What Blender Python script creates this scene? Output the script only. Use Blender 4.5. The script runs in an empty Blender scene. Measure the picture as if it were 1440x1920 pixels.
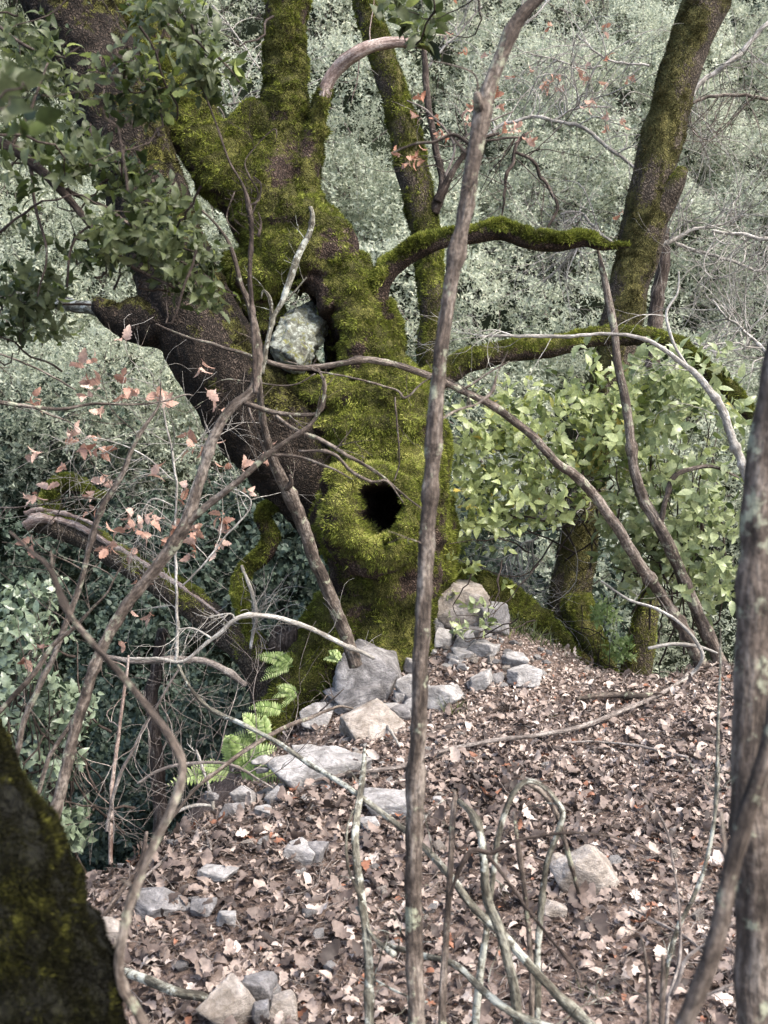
import bpy, math, random
import numpy as np
from mathutils import Vector

RNG = np.random.default_rng(7)
random.seed(7)
SC = bpy.context.scene
COL = SC.collection
R = math.radians

# ------------------------------------------------------------------ camera
FPX = 2059.0                       # focal length in photo pixels (1440x1920)
PITCH = R(10.0)
CAM = np.array([0.0, 0.0, 1.70])
cam_data = bpy.data.cameras.new("camera")
cam_data.sensor_fit = 'VERTICAL'
cam_data.sensor_height = 36.0
cam_data.lens = FPX / 1920.0 * 36.0
cam_data.clip_start = 0.05
cam_data.clip_end = 400.0
cam_data.dof.use_dof = True
cam_data.dof.focus_distance = 5.6
cam_data.dof.aperture_fstop = 6.5
cam = bpy.data.objects.new("camera", cam_data)
COL.objects.link(cam)
cam.location = CAM
cam.rotation_euler = (R(90) - PITCH, 0, 0)
SC.camera = cam

# ------------------------------------------------------------------ light
SUN_EL, SUN_AZ = R(56), R(118)     # azimuth clockwise from +Y : from the right, a little behind the camera
world = bpy.data.worlds.new("World")
SC.world = world
world.use_nodes = True
wn = world.node_tree
sky = wn.nodes.new("ShaderNodeTexSky")
sky.sky_type = 'NISHITA'
sky.sun_disc = False
sky.sun_elevation = SUN_EL
sky.sun_rotation = SUN_AZ
sky.air_density = 1.0
sky.dust_density = 4.0
sky.ozone_density = 1.0
wn.links.new(sky.outputs[0], wn.nodes["Background"].inputs[0])
wn.nodes["Background"].inputs[1].default_value = 0.15
sl = bpy.data.lights.new("sun", 'SUN')
sl.energy = 1.5
sl.angle = R(24)
sl.color = (1.0, 0.955, 0.89)
sun = bpy.data.objects.new("sun", sl)
COL.objects.link(sun)
sd = Vector((math.sin(SUN_AZ) * math.cos(SUN_EL), math.cos(SUN_AZ) * math.cos(SUN_EL), math.sin(SUN_EL)))
sun.rotation_euler = sd.to_track_quat('Z', 'Y').to_euler()
sun.location = (8, -4, 14)
SC.view_settings.view_transform = 'Standard'
SC.view_settings.look = 'None'
SC.view_settings.exposure = 1.75
SC.view_settings.gamma = 1.0
SC.cycles.max_bounces = 6
SC.cycles.diffuse_bounces = 3
SC.cycles.glossy_bounces = 2
SC.cycles.transmission_bounces = 3
SC.cycles.use_denoising = True

# ------------------------------------------------------------------ helpers: space
CF = np.array([0, math.cos(PITCH), -math.sin(PITCH)])
CU = np.array([0, math.sin(PITCH), math.cos(PITCH)])
CX = np.array([1.0, 0, 0])

def ray(px, py):
    return CF + (px - 720.0) / FPX * CX + (960.0 - py) / FPX * CU

def at(px, py, d):
    """point seen at a photo pixel, d metres deep"""
    return CAM + ray(px, py) * d

def hash3(ix, iy, iz, seed):
    h = (ix * 374761393 + iy * 668265263 + iz * 2147483647 + seed * 1274126177) & 0xffffffff
    h = ((h ^ (h >> 13)) * 1274126177) & 0xffffffff
    h = ((h ^ (h >> 16)) * 2246822519) & 0xffffffff
    return ((h ^ (h >> 15)) & 0xffffff) / float(0xffffff)

def noise3(P, scale=1.0, seed=0):
    """value noise -1..1 on (n,3)"""
    Q = np.asarray(P, float) / scale
    I = np.floor(Q).astype(np.int64)
    F = Q - I
    F = F * F * (3 - 2 * F)
    out = np.zeros(len(Q))
    for dx in (0, 1):
        wx = F[:, 0] if dx else 1 - F[:, 0]
        for dy in (0, 1):
            wy = F[:, 1] if dy else 1 - F[:, 1]
            for dz in (0, 1):
                wz = F[:, 2] if dz else 1 - F[:, 2]
                out += wx * wy * wz * hash3(I[:, 0] + dx, I[:, 1] + dy, I[:, 2] + dz, seed)
    return out * 2 - 1

def fbm(P, scale, octaves=3, seed=0, gain=0.5):
    a, t, s = 1.0, 0, 0
    for o in range(octaves):
        s = s + a * noise3(P, scale / 2 ** o, seed + o * 17)
        t += a
        a *= gain
    return s / t

# ------------------------------------------------------------------ terrain function
EDGE = np.array([(-4.5, -8), (-3.2, 0.5), (-1.75, 2.4), (-1.12, 3.5), (-0.82, 4.0), (-0.52, 4.5), (-0.42, 5.1), (-0.50, 5.6),
                 (-0.35, 6.1), (0.1, 6.5), (0.6, 6.6), (0.95, 6.45), (1.25, 6.05), (1.5, 5.95), (1.9, 6.15), (3.0, 6.1),
                 (6.0, 6.5), (14, 7), (30, 4), (30, -40), (-20, -40), (-14, -8)], float)

def sdist_edge(X, Y):
    """signed distance to the plateau polygon, negative inside"""
    d2 = np.full(X.shape, 1e9)
    inside = np.zeros(X.shape, bool)
    n = len(EDGE)
    for i in range(n):
        a, b = EDGE[i], EDGE[(i + 1) % n]
        e = b - a
        wx, wy = X - a[0], Y - a[1]
        t = np.clip((wx * e[0] + wy * e[1]) / (e @ e), 0, 1)
        dx, dy = wx - t * e[0], wy - t * e[1]
        d2 = np.minimum(d2, dx * dx + dy * dy)
        c = ((a[1] > Y) != (b[1] > Y)) & (X < (b[0] - a[0]) * (Y - a[1]) / (b[1] - a[1] + 1e-12) + a[0])
        inside ^= c
    d = np.sqrt(d2)
    return np.where(inside, -d, d)

def H(X, Y):
    X = np.atleast_1d(np.asarray(X, float)); Y = np.atleast_1d(np.asarray(Y, float))
    P = np.stack([X, Y, np.zeros_like(X)], 1)
    base = -0.045 * Y + 0.02 * X
    base = base + 0.30 * np.exp(-(((X - 0.50) / 0.55) ** 2 + ((Y - 6.15) / 0.8) ** 2))
    base = base + 0.06 * np.exp(-(((X - 2.2) / 0.8) ** 2 + ((Y - 5.6) / 0.9) ** 2))
    base = base + 0.05 * fbm(P, 0.9, 3, 3) + 0.012 * fbm(P, 0.16, 2, 9)
    s = sdist_edge(X, Y) + 0.12 * fbm(P, 0.5, 2, 5)
    drop = 1.25 * 0.16 * np.logaddexp(0, s / 0.16)
    z = base - drop
    floor = -6.2 + 0.3 * noise3(P, 2.0, 4)
    hill = -6.2 + 1.2 * (Y - 8.0) + 0.35 * np.maximum(0, -X - 1) + 0.5 * fbm(P, 4.0, 3, 12)
    hill = np.minimum(hill, 17 + 0.1 * (Y - 26))
    hill = np.where(Y > 6.5, hill, -99)
    z = np.maximum(np.maximum(z, floor), hill)
    return z

def ground_at(px, py, lo=1.2, hi=9.0):
    r = ray(px, py)
    t = np.linspace(lo, hi, 900)
    P = CAM + t[:, None] * r
    h = H(P[:, 0], P[:, 1])
    s = sdist_edge(P[:, 0], P[:, 1])
    hit = (P[:, 2] < h) & (s < 0.1)
    k = int(np.argmax(hit))
    if not hit[k]:
        k = int(np.argmin((P[:, 2] - h) + np.where(s < 0.0, 0, 9)))
    return P[k], t[k]

# ------------------------------------------------------------------ mesh builder
class MB:
    def __init__(self):
        self.V, self.F, self.A, self.T, self.n = [], [], [], [], 0
    def add(self, V, F, a=0.0, tc=None):
        V = np.asarray(V, float)
        self.V.append(V)
        for f in (F if isinstance(F, list) else [F]):
            self.F.append(np.asarray(f, np.int64) + self.n)
        self.A.append(np.full(len(V), a) if np.isscalar(a) else np.asarray(a, float))
        self.T.append(V if tc is None else np.asarray(tc, float))
        self.n += len(V)
    def arrays(self):
        return np.concatenate(self.V), self.F, np.concatenate(self.A), np.concatenate(self.T)
    def build(self, name, mat, parent=None, smooth=True):
        V, F, A, T = self.arrays()
        return link_mesh(name, V, F, mat, parent, A, T, smooth)

def link_mesh(name, V, Fs, mat, parent=None, A=None, T=None, smooth=True, attr='rnd'):
    me = bpy.data.meshes.new(name)
    me.vertices.add(len(V))
    o = bpy.data.objects.new(name, me)
    off = np.zeros(3)
    if parent is not None:
        off = np.array(parent_world(parent))
    else:
        off = np.array([V[:, 0].mean(), V[:, 1].mean(), V[:, 2].min()])
    me.vertices.foreach_set("co", (V - off).astype(np.float32).ravel())
    loops = np.concatenate([f.ravel() for f in Fs]).astype(np.int32)
    starts, c = [], 0
    for f in Fs:
        starts.append(c + np.arange(len(f)) * f.shape[1]); c += f.size
    starts = np.concatenate(starts).astype(np.int32)
    me.loops.add(len(loops)); me.loops.foreach_set("vertex_index", loops)
    me.polygons.add(len(starts)); me.polygons.foreach_set("loop_start", starts)
    if smooth:
        me.polygons.foreach_set("use_smooth", np.ones(len(starts), bool))
    me.update(calc_edges=True)
    if A is not None:
        at_ = me.attributes.new(attr, 'FLOAT', 'POINT'); at_.data.foreach_set("value", A.astype(np.float32))
    if T is not None:
        at_ = me.attributes.new("tc", 'FLOAT_VECTOR', 'POINT'); at_.data.foreach_set("vector", T.astype(np.float32).ravel())
    me.materials.append(mat)
    COL.objects.link(o)
    if parent is not None:
        o.parent = parent
    else:
        o.location = off
    o['_wx'], o['_wy'], o['_wz'] = [float(v) for v in off]
    return o

def parent_world(p):
    return (p['_wx'], p['_wy'], p['_wz'])

def tag(o, label=None, cat=None, group=None, kind=None):
    if label: o['label'] = label
    if cat: o['category'] = cat
    if group: o['group'] = group
    if kind: o['kind'] = kind
    return o

def thing(name, label, cat, loc, group=None):
    o = bpy.data.objects.new(name, None)
    o.empty_display_size = 0.1
    COL.objects.link(o)
    o.location = [float(v) for v in loc]
    o['_wx'], o['_wy'], o['_wz'] = [float(v) for v in loc]
    return tag(o, label, cat, group)

# ------------------------------------------------------------------ tubes
def catmull(C, n):
    """C (k,m) control rows -> n rows"""
    C = np.asarray(C, float)
    k = len(C)
    if k == 2:
        t = np.linspace(0, 1, n)[:, None]
        return C[0] * (1 - t) + C[1] * t
    seg = np.linalg.norm(np.diff(C[:, :3], axis=0), axis=1)
    s = np.concatenate([[0], np.cumsum(seg)])
    u = np.linspace(0, s[-1], n)
    i = np.clip(np.searchsorted(s, u, side='right') - 1, 0, k - 2)
    t = ((u - s[i]) / np.maximum(seg[i], 1e-9))[:, None]
    P1, P2 = C[i], C[i + 1]
    P0 = np.where((i > 0)[:, None], C[np.maximum(i - 1, 0)], 2 * P1 - P2)
    P3 = np.where((i < k - 2)[:, None], C[np.minimum(i + 2, k - 1)], 2 * P2 - P1)
    return 0.5 * (2 * P1 + (P2 - P0) * t + (2 * P0 - 5 * P1 + 4 * P2 - P3) * t ** 2 + (3 * P1 - P0 - 3 * P2 + P3) * t ** 3)

def frames(P):
    T = np.gradient(P, axis=0)
    T /= np.maximum(np.linalg.norm(T, axis=1), 1e-9)[:, None]
    N = np.zeros_like(P)
    a = np.array([0, 1.0, 0.1]) if abs(T[0, 1]) < 0.9 else np.array([1.0, 0, 0])
    n = np.cross(T[0], a); n /= np.linalg.norm(n)
    for i in range(len(P)):
        n = n - T[i] * (n @ T[i]); n /= max(np.linalg.norm(n), 1e-9)
        N[i] = n
    return T, N, np.cross(T, N)

def tube(mb, P, r, sides=8, rough=0.0, rs=0.05, seed=0, caps=True, a=0.0, flat=1.0):
    """P (n,3) r (n,) ; rough = relative radius noise"""
    P = np.asarray(P, float); r = np.asarray(r, float)
    n = len(P)
    T, N, B = frames(P)
    ang = np.arange(sides) * 2 * math.pi / sides
    D = N[:, None, :] * np.cos(ang)[None, :, None] + B[:, None, :] * np.sin(ang)[None, :, None] * flat
    V = P[:, None, :] + D * r[:, None, None]
    L = np.concatenate([[0], np.cumsum(np.linalg.norm(np.diff(P, axis=0), axis=1))])
    rm = float(r.mean())
    tc = np.stack([np.broadcast_to(np.cos(ang) * rm, (n, sides)), np.broadcast_to(np.sin(ang) * rm, (n, sides)),
                   np.broadcast_to(L[:, None], (n, sides))], 2).reshape(-1, 3) + np.array([seed * 1.7, seed * 0.9, seed * 2.3])
    V = V.reshape(-1, 3)
    if rough > 0:
        nz = fbm(V, rs, 3, seed)
        ridge = noise3(tc * np.array([1, 1, 0.18]), rm * 0.45, seed + 3)
        V = V + D.reshape(-1, 3) * (r[:, None].repeat(sides, 1).ravel() * rough * (nz + 0.55 * ridge))[:, None]
    i = np.arange(n - 1)[:, None] * sides
    j = np.arange(sides)[None, :]
    j2 = (j + 1) % sides
    Q = np.stack([i + j, i + j2, i + sides + j2, i + sides + j], 2).reshape(-1, 4)
    Fs = [Q]
    if caps:
        V = np.concatenate([V, P[:1] - T[:1] * r[0] * 0.3, P[-1:] + T[-1:] * r[-1] * 0.5])
        tc = np.concatenate([tc, tc[:1], tc[-1:]])
        c0, c1 = n * sides, n * sides + 1
        jj = np.arange(sides); jn = (jj + 1) % sides
        Fs.append(np.stack([jn, jj, np.full(sides, c0)], 1))
        Fs.append(np.stack([(n - 1) * sides + jj, (n - 1) * sides + jn, np.full(sides, c1)], 1))
    mb.add(V, Fs, a, tc)

WF = 1.0
def px_path(pts, step=None, wob=0.0, seed=0):
    """pts rows (px,py,width_px,depth) -> centre points and radii"""
    C = []
    for (px, py, w, d) in pts:
        p = at(px, py, d)
        C.append([p[0], p[1], p[2], w * 0.5 * WF * d / FPX])
    C = np.array(C)
    Lt = np.linalg.norm(np.diff(C[:, :3], axis=0), axis=1).sum()
    if step is None:
        step = max(C[:, 3].mean() * 0.7, 0.01)
    n = int(max(4, min(900, Lt / step)))
    S = catmull(C, n)
    P, r = S[:, :3], np.maximum(S[:, 3], 0.0012)
    if wob:
        for k, (sc, am) in enumerate(((0.30, 1.2), (0.10, 0.75), (0.045, 0.30))):
            O = np.stack([noise3(P, sc, seed + 31 * k), noise3(P, sc, seed + 31 * k + 7), noise3(P, sc, seed + 31 * k + 13)], 1)
            P = P + O * (wob * am)
    return P, r

def unit(v):
    v = np.asarray(v, float)
    return v / max(np.linalg.norm(v), 1e-9)

def twig(mb, p, d, length, r, rng, levels=1, curl=0.35, kids=3, sides=4, up=0.0, tips=None, seglen=None):
    """a wandering twig with side twigs"""
    nseg = max(4, int(length / (seglen or max(0.03, length / 12))))
    pts = [np.array(p, float)]
    d = unit(d)
    bend = rng.normal(0, 1, 3) * curl * 0.5
    for i in range(nseg):
        if i % 3 == 0:
            bend = bend * 0.3 + rng.normal(0, 1, 3) * curl * 0.8
        d = unit(d + bend * 0.35 + rng.normal(0, 1, 3) * curl * 0.25 + np.array([0, 0, up]) * 0.1)
        pts.append(pts[-1] + d * (length / nseg))
    pts = np.array(pts)
    rr = r * np.linspace(1, 0.3, len(pts))
    tube(mb, pts, np.maximum(rr, 0.0007), sides, 0, caps=False, seed=int(rng.integers(1000)))
    if tips is not None:
        tips.append((pts[-1], d))
        if len(pts) > 4:
            tips.append((pts[-3], d))
    if levels > 0:
        for k in range(kids):
            i = int(rng.uniform(0.2, 0.95) * (len(pts) - 1))
            dd = unit((pts[min(i + 1, len(pts) - 1)] - pts[max(i - 1, 0)]))
            side = unit(np.cross(dd, rng.normal(0, 1, 3)))
            twig(mb, pts[i], unit(dd * 0.65 + side * 0.8), length * rng.uniform(0.3, 0.65), rr[i] * 0.65, rng,
                 levels - 1, curl, max(2, kids - 1), max(3, sides - 1), up, tips)

# ------------------------------------------------------------------ leaves
def leaf_tri():
    """lanceolate leaf along +X, 2 creased halves"""
    V = np.array([(0, 0, 0), (0.42, -0.19, 0.05), (1, 0, -0.06), (0.42, 0.19, 0.05)], float)
    return V, [np.array([(0, 1, 2), (0, 2, 3)])]

def leaf_outline(xs, ws, curl=0.15, fold=0.25, wave=0.0):
    """leaf from midrib stations xs and half widths ws (len equal); returns grid leaf"""
    V, F = [], []
    n = len(xs)
    for i, (x, w) in enumerate(zip(xs, ws)):
        t = x
        zc = -curl * (t - 0.4) ** 2 * 1.6
        wv = wave * math.sin(i * 2.1)
        V += [(x, -w, zc + fold * w + wv), (x, 0, zc), (x, w, zc + fold * w - wv)]
    for i in range(n - 1):
        a, b = 3 * i, 3 * i + 3
        F += [(a, a + 1, b + 1, b), (a + 1, a + 2, b + 2, b + 1)]
    return np.array(V), [np.array(F)]

def ovate(curl=0.2, fold=0.25, wide=0.24):
    xs = [-0.25, 0.0, 0.12, 0.32, 0.55, 0.78, 1.0]
    ws = [0.008, 0.012, wide * .75, wide * 1.05, wide * .92, wide * .5, 0.004]
    return leaf_outline(xs, ws, curl, fold)

def holly(curl=0.25, fold=0.3, wide=0.26):
    xs = [-0.2, 0, .1, .22, .30, .42, .5, .62, .70, .82, 1.0]
    k = [.03, .05, .75, 1.15, .8, 1.25, .85, 1.1, .6, .6, .02]
    return leaf_outline(xs, [wide * q for q in k], curl, fold, 0.015)

def oakleaf(curl, fold, wave, wide=0.27):
    xs = [-0.12, 0, .10, .2, .27, .37, .45, .56, .64, .75, .83, .93, 1.0]
    k = [.05, .06, .42, .62, .46, .86, .60, 1.05, .74, .95, .62, .52, .10]
    return leaf_outline(xs, [wide * q for q in k], curl, fold, wave)

def frames_from(D, N):
    """(n,3) directions and approximate normals -> rotation matrices (n,3,3) with columns X=D"""
    D = D / np.maximum(np.linalg.norm(D, axis=1), 1e-9)[:, None]
    Y = np.cross(N, D); Y /= np.maximum(np.linalg.norm(Y, axis=1), 1e-9)[:, None]
    Z = np.cross(D, Y)
    return np.stack([D, Y, Z], 2)

def scatter(mb, tmpl, P, D, N, S, A):
    """instances of a template as one mesh"""
    TV, TF = tmpl
    Rm = frames_from(D, N)
    V = np.einsum('nij,mj->nmi', Rm, TV) * S[:, None, None] + P[:, None, :]
    n, m = len(P), len(TV)
    Fs = [(f[None, :, :] + (np.arange(n) * m)[:, None, None]).reshape(-1, f.shape[1]) for f in TF]
    mb.add(V.reshape(-1, 3), Fs, np.repeat(A, m))

def rosettes(mb, tmpl, C, D, k, size, rng, spread=0.9, arnd=None, sprd=0.35):
    """whorls of k leaves round tips C pointing along D"""
    n = len(C)
    D = D / np.maximum(np.linalg.norm(D, axis=1), 1e-9)[:, None]
    a = np.where(np.abs(D[:, 2:3]) < 0.9, np.array([[0, 0, 1.0]]), np.array([[1.0, 0, 0]]))
    U = np.cross(D, a); U /= np.linalg.norm(U, axis=1)[:, None]
    W = np.cross(D, U)
    th = (np.arange(k)[None, :] * 2.39996 + rng.uniform(0, 6.28, (n, 1)))
    sp = spread * rng.uniform(0.6, 1.25, (n, k))
    d = D[:, None, :] * np.cos(sp)[..., None] + (U[:, None, :] * np.cos(th)[..., None] + W[:, None, :] * np.sin(th)[..., None]) * np.sin(sp)[..., None]
    p = C[:, None, :] - D[:, None, :] * (np.arange(k)[None, :, None] * size * 0.28) + rng.normal(0, size * 0.1, (n, k, 3))
    nn = D[:, None, :] + rng.normal(0, sprd, (n, k, 3))
    s = size * rng.uniform(0.6, 1.25, (n, k))
    base = rng.uniform(0, 1, (n, 1)) if arnd is None else arnd[:, None]
    A = np.clip((base * 0.55 + rng.uniform(0, 0.45, (n, k)) - .5) * 1.35 + .5, 0, 1)
    scatter(mb, tmpl, p.reshape(-1, 3), d.reshape(-1, 3), nn.reshape(-1, 3), s.ravel(), A.ravel())

# ------------------------------------------------------------------ materials
def newmat(name):
    m = bpy.data.materials.new(name); m.use_nodes = True
    nt = m.node_tree
    return m, nt, nt.nodes["Principled BSDF"], nt.nodes["Material Output"]

def nd(nt, t, **k):
    n = nt.nodes.new(t)
    for a, b in k.items():
        setattr(n, a, b)
    return n

def ramp(nt, fac, stops, interp='LINEAR'):
    n = nd(nt, "ShaderNodeValToRGB")
    n.color_ramp.interpolation = interp
    e = n.color_ramp.elements
    while len(e) < len(stops):
        e.new(0.5)
    for q, (p, c) in zip(e, stops):
        q.position = p; q.color = (c[0], c[1], c[2], 1)
    nt.links.new(fac, n.inputs[0])
    return n.outputs[0]

def noise(nt, vec, scale, detail=4, rough=0.6, mapping=None, dist=0.0):
    if mapping:
        mp = nd(nt, "ShaderNodeMapping"); mp.inputs['Scale'].default_value = mapping
        nt.links.new(vec, mp.inputs[0]); vec = mp.outputs[0]
    n = nd(nt, "ShaderNodeTexNoise")
    n.inputs['Scale'].default_value = scale; n.inputs['Detail'].default_value = detail
    n.inputs['Roughness'].default_value = rough; n.inputs['Distortion'].default_value = dist
    nt.links.new(vec, n.inputs['Vector'])
    return n.outputs['Fac']

def math_(nt, op, a, b):
    n = nd(nt, "ShaderNodeMath", operation=op)
    for i, v in enumerate((a, b)):
        if v is None: continue
        if isinstance(v, (int, float)): n.inputs[i].default_value = v
        else: nt.links.new(v, n.inputs[i])
    return n.outputs[0]

def mixc(nt, fac, a, b):
    n = nd(nt, "ShaderNodeMix", data_type='RGBA')
    for i, v in ((0, fac), (6, a), (7, b)):
        if isinstance(v, (int, float)): n.inputs[i].default_value = v
        elif isinstance(v, tuple): n.inputs[i].default_value = (v[0], v[1], v[2], 1)
        else: nt.links.new(v, n.inputs[i])
    return n.outputs[2]

def bump(nt, h, strength, dist):
    n = nd(nt, "ShaderNodeBump")
    n.inputs['Strength'].default_value = strength; n.inputs['Distance'].default_value = dist
    nt.links.new(h, n.inputs['Height'])
    return n.outputs[0]

def attr(nt, name, out='Fac'):
    n = nd(nt, "ShaderNodeAttribute"); n.attribute_name = name
    return n.outputs[out]

def mat_leaf(name, stops, rough=0.45, trans=0.3, back=None, tcol=None, spec=0.5, mott=75):
    m, nt, b, out = newmat(name)
    c = ramp(nt, attr(nt, 'rnd'), stops)
    if back:
        g = nd(nt, "ShaderNodeNewGeometry")
        c = mixc(nt, g.outputs['Backfacing'], c, back)
    nz = noise(nt, nd(nt, "ShaderNodeTexCoord").outputs['Object'], mott, 3, 0.65)
    mr = nd(nt, "ShaderNodeMapRange"); mr.inputs[1].default_value = 0.3; mr.inputs[2].default_value = 0.7
    mr.inputs[3].default_value = 0.62; mr.inputs[4].default_value = 1.2
    nt.links.new(nz, mr.inputs[0])
    hs = nd(nt, "ShaderNodeHueSaturation"); nt.links.new(mr.outputs[0], hs.inputs['Value']); nt.links.new(c, hs.inputs['Color'])
    c = hs.outputs[0]
    nt.links.new(c, b.inputs['Base Color'])
    b.inputs['Roughness'].default_value = rough
    b.inputs['Specular IOR Level'].default_value = spec
    t = nd(nt, "ShaderNodeBsdfTranslucent")
    if tcol:
        t.inputs[0].default_value = (*tcol, 1)
    else:
        nt.links.new(c, t.inputs[0])
    mx = nd(nt, "ShaderNodeMixShader"); mx.inputs[0].default_value = trans
    nt.links.new(b.outputs[0], mx.inputs[1]); nt.links.new(t.outputs[0], mx.inputs[2])
    nt.links.new(mx.outputs[0], out.inputs[0])
    return m

def mat_wood(name, dark, mid, light, lichen=None, lich_amt=0.6, fine=60.0, blotch=7.0):
    m, nt, b, out = newmat(name)
    v = attr(nt, 'tc', 'Vector')
    n1 = noise(nt, v, fine, 5, 0.65, (1, 1, 0.14))
    n2 = noise(nt, v, blotch, 5, 0.65)
    n3 = noise(nt, v, 140, 3, 0.6, (1, 1, 0.5))
    f = math_(nt, 'ADD', math_(nt, 'MULTIPLY', n1, 0.5), math_(nt, 'MULTIPLY', n2, 0.5))
    c = ramp(nt, f, [(0.40, dark), (0.50, mid), (0.60, light)])
    c = mixc(nt, ramp(nt, n3, [(0.42, (0, 0, 0)), (0.62, (0.7, 0.7, 0.7))]), c, dark)
    if lichen:
        n4 = noise(nt, v, 16, 6, 0.7)
        k = ramp(nt, n4, [(lich_amt - 0.03, (0, 0, 0)), (lich_amt + 0.03, (0.85, 0.85, 0.85))])
        c = mixc(nt, k, c, lichen)
    nt.links.new(c, b.inputs['Base Color'])
    b.inputs['Roughness'].default_value = 0.85
    b.inputs['Specular IOR Level'].default_value = 0.25
    h = math_(nt, 'ADD', n1, math_(nt, 'MULTIPLY', n3, 0.4))
    nt.links.new(bump(nt, h, 1.0, 0.012), b.inputs['Normal'])
    return m

def mat_bark(name, dark, mid, light, moss_a, moss_b, moss_c, scale=1.0):
    """oak bark with plates, and moss where the mesh attribute 'rnd' is high"""
    m, nt, b, out = newmat(name)
    tc = nd(nt, "ShaderNodeTexCoord").outputs['Object']
    mp = nd(nt, "ShaderNodeMapping"); mp.inputs['Scale'].default_value = (1, 1, 0.38)
    nt.links.new(tc, mp.inputs[0])
    dn = nd(nt, "ShaderNodeTexNoise"); dn.inputs['Scale'].default_value = 14; nt.links.new(tc, dn.inputs['Vector'])
    va = nd(nt, "ShaderNodeVectorMath", operation='SCALE'); va.inputs['Scale'].default_value = 0.14
    nt.links.new(dn.outputs['Color'], va.inputs[0])
    vb = nd(nt, "ShaderNodeVectorMath", operation='ADD')
    nt.links.new(mp.outputs[0], vb.inputs[0]); nt.links.new(va.outputs[0], vb.inputs[1])
    vo = nd(nt, "ShaderNodeTexVoronoi", feature='DISTANCE_TO_EDGE'); vo.inputs['Scale'].default_value = 62 * scale
    nt.links.new(vb.outputs[0], vo.inputs['Vector'])
    crack = ramp(nt, vo.outputs['Distance'], [(0.0, (0.1, 0.1, 0.1)), (0.30, (1, 1, 1))])
    n1 = noise(nt, tc, 9, 5, 0.65)
    n2 = noise(nt, tc, 70, 4, 0.7)
    c = ramp(nt, math_(nt, 'ADD', math_(nt, 'MULTIPLY', n1, 0.55), math_(nt, 'MULTIPLY', n2, 0.45)),
             [(0.36, dark), (0.5, mid), (0.64, light)])
    c = mixc(nt, crack, tuple(v * 0.35 for v in dark), c)
    n3 = noise(nt, tc, 5, 5, 0.7)
    n4 = noise(nt, tc, 110, 3, 0.7)
    mc = ramp(nt, math_(nt, 'ADD', math_(nt, 'MULTIPLY', n3, 0.6), math_(nt, 'MULTIPLY', n4, 0.4)),
              [(0.36, moss_a), (0.5, moss_b), (0.62, moss_c)])
    k = math_(nt, 'ADD', attr(nt, 'rnd'), math_(nt, 'MULTIPLY', math_(nt, 'SUBTRACT', noise(nt, tc, 45, 4, 0.7), 0.5), 1.3))
    k = ramp(nt, k, [(0.42, (0, 0, 0)), (0.58, (1, 1, 1))])
    nt.links.new(mixc(nt, k, c, mc), b.inputs['Base Color'])
    b.inputs['Roughness'].default_value = 0.9
    b.inputs['Specular IOR Level'].default_value = 0.2
    h = math_(nt, 'ADD', math_(nt, 'MULTIPLY', crack, 0.8), n2)
    nt.links.new(bump(nt, h, 1.0, 0.012), b.inputs['Normal'])
    return m

def mat_rock(name, a, b_, c_, lichen=None, sc=1.0):
    m, nt, b, out = newmat(name)
    tc = nd(nt, "ShaderNodeTexCoord").outputs['Object']
    n1 = noise(nt, tc, 11 * sc, 7, 0.65, dist=0.6)
    n2 = noise(nt, tc, 60 * sc, 5, 0.7, (1, 1, 1.8))
    c = ramp(nt, n1, [(0.36, a), (0.5, b_), (0.64, c_)])
    c = mixc(nt, ramp(nt, n2, [(0.3, (0.55,) * 3), (0.55, (0,) * 3)]), c, tuple(v * 0.45 for v in a))
    if lichen:
        c = mixc(nt, ramp(nt, noise(nt, tc, 22, 6, 0.75), [(0.56, (0,) * 3), (0.62, (1,) * 3)]), c, lichen)
    nt.links.new(c, b.inputs['Base Color'])
    b.inputs['Roughness'].default_value = 0.85
    b.inputs['Specular IOR Level'].default_value = 0.3
    nt.links.new(bump(nt, math_(nt, 'ADD', n1, n2), 0.9, 0.01), b.inputs['Normal'])
    return m

MOSS = ((0.024, 0.023, 0.009), (0.075, 0.074, 0.018), (0.16, 0.155, 0.035))
M_bark = mat_bark("oak_bark_mossy", (0.024, 0.015, 0.011), (0.088, 0.058, 0.042), (0.20, 0.15, 0.12), *MOSS)
M_bark_limb = mat_bark("limb_bark", (0.010, 0.008, 0.006), (0.044, 0.032, 0.023), (0.13, 0.10, 0.078), *MOSS)
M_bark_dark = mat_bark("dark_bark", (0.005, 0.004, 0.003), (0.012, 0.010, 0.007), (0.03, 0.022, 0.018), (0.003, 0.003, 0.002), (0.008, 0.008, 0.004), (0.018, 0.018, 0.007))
M_bark_far = mat_bark("back_bark_mossy", (0.045, 0.035, 0.026), (0.12, 0.095, 0.07), (0.22, 0.18, 0.14),
                      (0.03, 0.03, 0.010), (0.085, 0.08, 0.025), (0.18, 0.16, 0.055), 0.8)
M_moss = mat_leaf("moss_blades", [(0, (0.016, 0.015, 0.006)), (0.25, (0.050, 0.056, 0.013)), (0.5, (0.140, 0.160, 0.030)), (0.75, (0.28, 0.315, 0.058)), (1, (0.48, 0.46, 0.15))],
                  0.8, 0.25, spec=0.1)
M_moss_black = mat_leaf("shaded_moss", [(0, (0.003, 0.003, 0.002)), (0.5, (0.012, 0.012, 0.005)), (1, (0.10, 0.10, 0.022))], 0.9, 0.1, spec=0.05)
M_moss_dark = mat_leaf("dark_moss_blades", [(0, (0.008, 0.007, 0.005)), (0.5, (0.026, 0.023, 0.011)), (1, (0.09, 0.082, 0.032))],
                       0.8, 0.2, spec=0.1)
M_stem = mat_wood("brown_stem", (0.030, 0.023, 0.018), (0.125, 0.098, 0.078), (0.28, 0.24, 0.20), (0.30, 0.31, 0.22), 0.60)
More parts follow.
